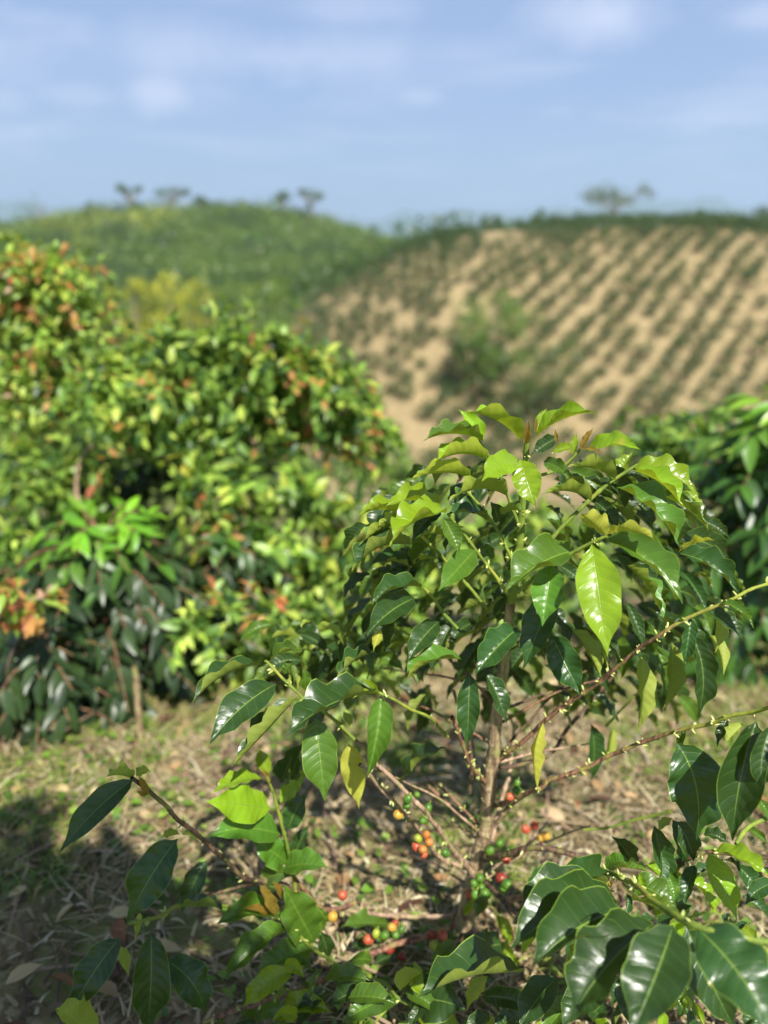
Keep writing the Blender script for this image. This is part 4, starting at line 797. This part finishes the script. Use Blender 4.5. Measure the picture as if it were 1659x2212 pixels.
# cherries --------------------------------------------------------------
def cherry(parent, c, x, y, Y, rpx, kind, ang=0.0, i=0):
    a, b = cv(c, x, y); p = P(a, b, Y); d = abs(np.dot(p-EYE, [0, math.cos(PITCH), -math.sin(PITCH)])); R0 = rpx*CR[c][2]/FPX*d
    r = np.random.default_rng(i); nu, nv = 12, 16; ph = np.linspace(0, math.pi, nu); th_ = np.linspace(0, 2*math.pi, nv, endpoint=False)
    rr_ = R0*np.sin(ph)**.92; zz_ = -R0*1.18*np.cos(ph); zz_[0] += R0*.10; zz_[-1] -= R0*.16; rr_[-2] *= .9
    V = np.stack([rr_[:, None]*np.cos(th_), rr_[:, None]*np.sin(th_)*.95, zz_[:, None]*np.ones(nv)], -1).reshape(-1, 3)
    ax = unit(np.array([math.sin(ang)+.1*r.normal(), -.45+.3*r.normal(), math.cos(ang)])); s1 = unit(np.cross(ax, [0.1, 1, 0])); s2 = np.cross(ax, s1)
    M = np.stack([s1, s2, ax], 0); V = V@M+p
    ii = np.arange(nu*nv).reshape(nu, nv); jj = np.roll(ii, -1, 1); F_ = np.stack([ii[:-1], jj[:-1], jj[1:], ii[1:]], -1).reshape(-1, 4)
    o = link('cherry', mesh_from('cherry', local(V, parent), F_), BM[kind], parent)
    o['label'] = {'g': 'green unripe cherry', 'o': 'orange ripening cherry', 'r': 'red ripe cherry', 'y': 'yellow-orange cherry', 'd': 'dark red cherry', 'l': 'yellow-green cherry'}[kind]
    g_ = Geo(); e_ = p+ax*R0*1.12; tube(g_, np.array([e_, e_+ax*R0*.12]), np.array([R0*.26, R0*.18]), 8); tube(g_, np.array([p-ax*R0*1.05, p-ax*R0*1.6+np.array([0, .002, 0])]), np.array([R0*.16, R0*.13]), 6); s_ = g_.build('stalk', M_GSTEM, parent); s_.parent = o; 
    return o
CH = [(445,345,.98,33,'y'),(508,242,.96,28,'g'),(500,285,.965,27,'g'),(606,382,.965,26,'g'),(565,215,1.0,22,'g'),(640,298,1.0,26,'g'),(575,500,1.0,26,'l'),(628,474,1.0,25,'o'),(645,524,.99,28,'o'),(563,555,1.0,30,'r'),(604,572,.985,29,'o'),(612,605,1.0,24,'r'),(752,596,1.02,29,'g'),
 (925,370,1.1,30,'g'),(890,292,1.14,26,'g'),(1175,228,1.0,29,'r'),(1218,186,1.0,28,'g'),(1222,138,1.04,22,'g'),(1110,530,1.03,30,'g'),(1042,580,1.03,30,'g'),(1180,586,1.0,34,'g'),(1150,640,1.05,26,'r'),(1117,760,1.02,38,'d'),(1152,800,1.0,36,'g'),(1135,830,1.0,28,'g'),
 (915,795,1.08,33,'r'),(978,758,1.03,31,'g'),(940,795,1.02,27,'g'),(985,822,1.02,28,'g'),(947,862,1.01,28,'g'),(1012,860,1.0,36,'g'),(912,866,1.05,26,'r'),(1000,905,1.02,26,'r'),(1297,940,1.0,29,'r'),(80,870,.98,33,'r'),(15,1010,.98,34,'y'),(250,1160,1.0,34,'r'),(300,1120,.99,26,'l'),(355,1134,1.0,31,'g'),(404,1080,1.03,29,'y'),(426,1130,1.02,28,'g'),(465,1095,1.06,24,'g'),
 (388,1220,1.04,34,'d'),(468,1272,1.04,28,'d'),(667,1128,1.03,32,'d'),(735,1133,1.02,31,'r'),(681,1200,1.0,32,'l'),(425,1050,1.1,24,'d'),(1277,440,1.24,30,'r'),(1336,416,1.26,28,'d'),(1408,484,1.2,32,'y'),(1370,500,1.2,24,'y'),(1650,720,.98,26,'l')]
for i, (x, y, Y, rp, k) in enumerate(CH): cherry(mp_, 4, x, y, Y, rp, k, (0.5 if i % 3 else -.6)+ (math.pi if i % 4 == 1 else 0), i)
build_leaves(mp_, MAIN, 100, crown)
# ------------------------------------------------------------------ second plant: out-of-focus branches at the lower right
hash_off = 400
bf = np.array([1.02, .50, float(ground_z(1.02, .5))])
fp = empty('coffee_plant', bf, 'blurred coffee plant reaching in from the lower right corner, with very large leaves', 'coffee plant')
FORE = [(5,940,1650,690,2290,-20,4,'D',.60,.50,1.08,20),(5,1062,1655,1520,2300,50,14,'D',.60,.50,1.15,18),(5,830,1645,340,2210,46,20,'D',.64,.55,1.05,34),(5,655,1562,130,1900,50,26,'D',.68,.60,1.1,34),(5,610,1500,10,1790,56,26,'D',.72,.64,1.1,30),
 (5,490,1400,50,1640,40,28,'D',.76,.70,1.1,28),(5,1010,1650,1300,2260,-20,10,'D',.66,.60,1.0),(5,520,1690,318,1885,0,120,'L',.66,.62,.7),(4,1245,1370,560,1545,44,46,'D',.76,.66,.85,36),
 (5,690,1412,962,1572,34,26,'M',.74,.70,1.2,20),(5,700,1505,1005,1632,10,78,'L',.70,.64,.8),(5,1000,1640,1170,1585,6,50,'M',.62,.6,.5),(5,895,2110,1002,1985,0,10,'B',.80,.80,1.2),(5,1040,2090,1120,2230,8,14,'B',.8,.77,1.1),(5,890,2140,860,2290,0,14,'B',.8,.77,1.1),
 (5,962,615,1070,1172,70,8,'D',.84,.80,1.12,14),(5,1412,490,1275,1175,-30,10,'D',.80,.74,1.02,30),(5,1500,520,1450,900,-40,20,'D',.78,.74,1.0),(5,1340,500,1235,615,0,150,'L',.86,.84,1.3),
 (5,1138,1240,1305,1628,10,8,'B',.84,.78,.92,16),(5,1170,1228,1500,1395,34,36,'B',.82,.76,1.0,26),(5,935,1050,995,1305,20,18,'D',.88,.86,1.2),(5,830,1085,930,1425,-10,26,'D',.86,.84,.9),(5,1065,1310,1008,1535,14,10,'D',.86,.82,1.2),(5,935,1040,850,1125,0,150,'L',.88,.87,1.3),(5,948,1062,1055,1290,24,14,'D',.86,.84,1.2),
 (5,720,1300,588,1145,8,14,'D',.94,.94,1.1),(5,560,1328,692,1288,22,14,'M',.9,.88,1.3),(5,600,1325,822,1362,12,70,'L',.88,.84,.9),(5,1110,1135,1250,1190,20,30,'D',.88,.86,1.5),(5,1300,1312,1455,1505,16,14,'D',.86,.83,1.2),(5,1405,1790,1500,1830,6,140,'Y',.8,.78,1.2),(5,1330,1660,1420,1760,6,20,'B',.84,.82,1.2),
 (5,560,1440,300,1330,10,40,'D',.80,.76,1.0),(5,770,1440,745,1355,0,10,'B',.72,.72,.9),(5,590,1430,555,1405,0,10,'Z',.76,.76,1.6),(5,1360,1100,1479,1190,10,20,'M',.9,.88,1.1),(5,1420,930,1500,1080,10,20,'M',.92,.9,1.1),
 (5,560,1960,300,2240,20,20,'D',.72,.66,1.2),(5,280,1950,60,2250,20,20,'D',.76,.70,1.2),(5,400,2050,180,2300,10,30,'M',.74,.7,1.0),(5,1240,1900,1500,2240,20,16,'D',.74,.68,1.2),(5,640,1980,760,2300,10,16,'D',.72,.66,1.2),(5,1000,1700,1130,2080,10,60,'D',.68,.62,.9)]
def fstem(c, pts, r0, r1, mat, bud, sd): stem('branch', fp, c, pts, r0, r1, mat, True, 9, bud=bud, seed=sd)
stem('trunk', fp, 0, [(2330, 2500, .52), (2150, 2100, .55), (2000, 1750, .60), (1950, 1500, .64)], .013, .007, M_TRUNK, True, 12, seed=90)
fstem(5, [(2300, 1900, .56), (1700, 1780, .57), (1300, 1720, .58), (1060, 1652, .60), (900, 1560, .64), (750, 1440, .70), (640, 1380, .76), (540, 1335, .82), (470, 1310, .86)], .0042, .0030, M_GSTEM, 1.0, 91)
fstem(5, [(2300, 300, .70), (1900, 330, .76), (1650, 370, .80), (1520, 395, .83)], .0058, .0046, M_TWIG, .8, 92)
fstem(5, [(2300, 1300, .66), (1700, 1290, .80), (1450, 1260, .84), (1250, 1240, .86), (1130, 1230, .87), (1000, 1280, .88), (830, 1332, .90)], .0046, .003, MB_['d'], .5, 93)
fstem(5, [(1300, 1190, .86), (1350, 1110, .88), (1420, 1060, .9), (1500, 1040, .92)], .0034, .003, M_GSTEM, .8, 94)
fill = []
for k in range(70):
    x = r_in.uniform(1130, 1720); y = r_in.uniform(1830, 2260); Yb = r_in.uniform(.74, .98); ln = r_in.uniform(90, 170)
    if y < 1960 and x < 1340: continue
    fill.append((0, x, y, x+r_in.uniform(-.8, .8)*ln, y+ln*r_in.uniform(.2, 1), 10, r_in.uniform(0, 60), ('D', 'D', 'D', 'M', 'B')[r_in.integers(5)], Yb, Yb-.03, 1.0))
FORE = [s_[:10]+((s_[10] if len(s_) > 10 else 1)*(1.14 if s_[2] > 1350 and s_[0] == 5 else 1.05),)+tuple(s_[11:]) for s_ in FORE]
build_leaves(fp, FORE, 100, fill)

# ------------------------------------------------------------------ dry grass, weeds and fallen leaves on the ground
r = np.random.default_rng(11)
def ribbon(geo, n, xy, L, w, cols, wts, lift, bend, up):
    x, y = xy; z = ground_z(x, y); a = r.uniform(0, 6.28, n); d = np.stack([np.cos(a), np.sin(a), up*r.uniform(.2, 1, n)], 1); d = unit(d); l = L*r.uniform(.4, 1.2, n)
    sv = unit(np.cross(d, [0, 0, 1.])); b = sv*(bend*r.normal(size=n))[:, None]; p0 = np.stack([x, y, z+lift*r.random(n)], 1); V = []
    for k in range(4):
        t_ = k/3; c = p0+d*(l*t_)[:, None]+b*(l*t_*t_)[:, None]+np.array([0, 0, 1.])*((-.35*up*l*t_*t_)+(.006 if k in (1, 2) else 0))[:, None]; ww = w*(1, .9, .7, .15)[k]; V += [c-sv*ww, c+sv*ww]
    V = np.stack(V, 1).reshape(-1, 3); F = (np.arange(n)[:, None, None]*8+np.array([[0, 1, 3, 2], [2, 3, 5, 4], [4, 5, 7, 6]])[None]).reshape(-1, 4)
    geo.add(V, F, None, np.repeat(pal(n, cols, wts, .22, r), 8, 0))
def spread(n, r0=.35, r1=7.0, half=R(46)):
    q = np.sqrt(r.uniform(0, 1, n))**1.25*(r1-r0)+r0; a = r.uniform(-half, half, n); return q*np.sin(a), q*np.cos(a)
def patchy(n, sc, thr, seed, **k):
    x, y = spread(n, **k); ok = vnoise(x, y, sc, seed)*.65+vnoise(x, y, sc*.35, seed+1)*.35 > thr-.05*(x < -.3); return x[ok], y[ok]
m_dry, t = new_mat('dry_grass'); at = N(t, 'ShaderNodeAttribute', attribute_name='tint'); pb = N(t, 'ShaderNodeBsdfPrincipled', i_Roughness=.8); pb.inputs['Specular IOR Level'].default_value = .25; t.links.new(at.outputs['Color'], pb.inputs['Base Color']); o = N(t, 'ShaderNodeOutputMaterial'); t.links.new(pb.outputs[0], o.inputs[0])
STRAW = [(.42, .34, .19), (.33, .25, .13), (.20, .145, .07), (.54, .46, .30), (.10, .07, .04)]
gg = Geo()
xy = patchy(62000, .30, .40, 51, r0=.35, r1=5.5); n = len(xy[0]); ribbon(gg, n, xy, .11, .0016, STRAW, [3, 3, 3, 1.5, 2], .012, .35, .10); n = 12000; ribbon(gg, n, spread(n, .35, 4), .05, .004, STRAW, [1, 3, 4, .6, 3], .01, .3, .12)
n = 500; ribbon(gg, n, spread(n, .4, 4), .22, .0035, [(.30, .21, .13), (.16, .10, .07), (.50, .43, .30)], [2, 2, 1], .03, .2, .12)
tag(gg.build('dry_grass', m_dry), 'mat of dry straw and dead grass over the soil', 'grass', kind='stuff')
gg = Geo()
xy = patchy(90000, .45, .49, 31, r0=.4, r1=7); n = len(xy[0]); ribbon(gg, n, xy, .085, .0021, [(.09, .19, .025), (.16, .27, .035), (.26, .33, .05), (.36, .36, .10)], [3, 4, 3, 2], .004, .3, 1.3)
xy = patchy(15000, .55, .50, 41, r0=.4, r1=7); sel = xy[0] < .2; sel |= r.random(len(sel)) < .7; xy = (xy[0][sel], xy[1][sel]); n = len(xy[0])
tag(gg.build('grass', M_FOL), 'patches of short green grass growing through the straw', 'grass', kind='stuff')
gg = Geo(); x, y = xy; z = ground_z(x, y)+r.uniform(.005, .05, n); a = r.uniform(0, 6.28, n); d = np.stack([np.cos(a), np.sin(a), .25+0*a], 1); nv = np.array([0, 0, 1.])+.35*r.normal(size=(n, 3)); l = .021*r.uniform(.6, 1.7, n)
leaf_cloud(gg, np.stack([x, y, z], 1), d, nv, l, l*.62, pal(n, [(.07, .15, .02), (.13, .24, .025), (.22, .32, .05)], [3, 4, 2], .2, r), 3, .25)
tag(gg.build('weeds', M_FOL), 'low broad-leaved green weeds creeping over the straw', 'weeds', kind='stuff')
gg = Geo(); n = 1000; x, y = spread(n, .4, 5); a = r.uniform(0, 6.28, n); d = np.stack([np.cos(a), np.sin(a), .1+0*a], 1); l = r.uniform(.03, .085, n)
leaf_cloud(gg, np.stack([x, y, ground_z(x, y)+r.uniform(.008, .03, n)], 1), d, np.array([0, 0, 1.])+.4*r.normal(size=(n, 3)), l, l*.42, pal(n, [(.24, .12, .05), (.36, .24, .11), (.46, .36, .19), (.10, .05, .03)], [2, 3, 2, 2], .2, r), 4, .3, .6)
tag(gg.build('leaf_litter', m_dry), 'brown curled fallen leaves scattered over the straw', 'leaves', kind='stuff')

# ------------------------------------------------------------------ haze
def haze(r_=6200, z0=-150, z1=245):
    V = [(x*r_, y*r_, z) for z in (z0, z1) for x, y in ((-1, -1), (1, -1), (1, 1), (-1, 1))]; F = [(3, 2, 1, 0), (4, 5, 6, 7), (0, 1, 5, 4), (1, 2, 6, 5), (2, 3, 7, 6), (3, 0, 4, 7)]
    me = mesh_from('haze', np.array(V, float), F, smooth=False); m, t = new_mat('haze_air'); v = N(t, 'ShaderNodeVolumePrincipled'); v.inputs['Color'].default_value = (.60, .74, 1.0, 1); v.inputs['Density'].default_value = HAZE; v.inputs['Anisotropy'].default_value = .2
    o = N(t, 'ShaderNodeOutputMaterial'); t.links.new(v.outputs[0], o.inputs['Volume']); tag(link('haze', me, m), kind='stuff')
HAZE = .00032
haze()
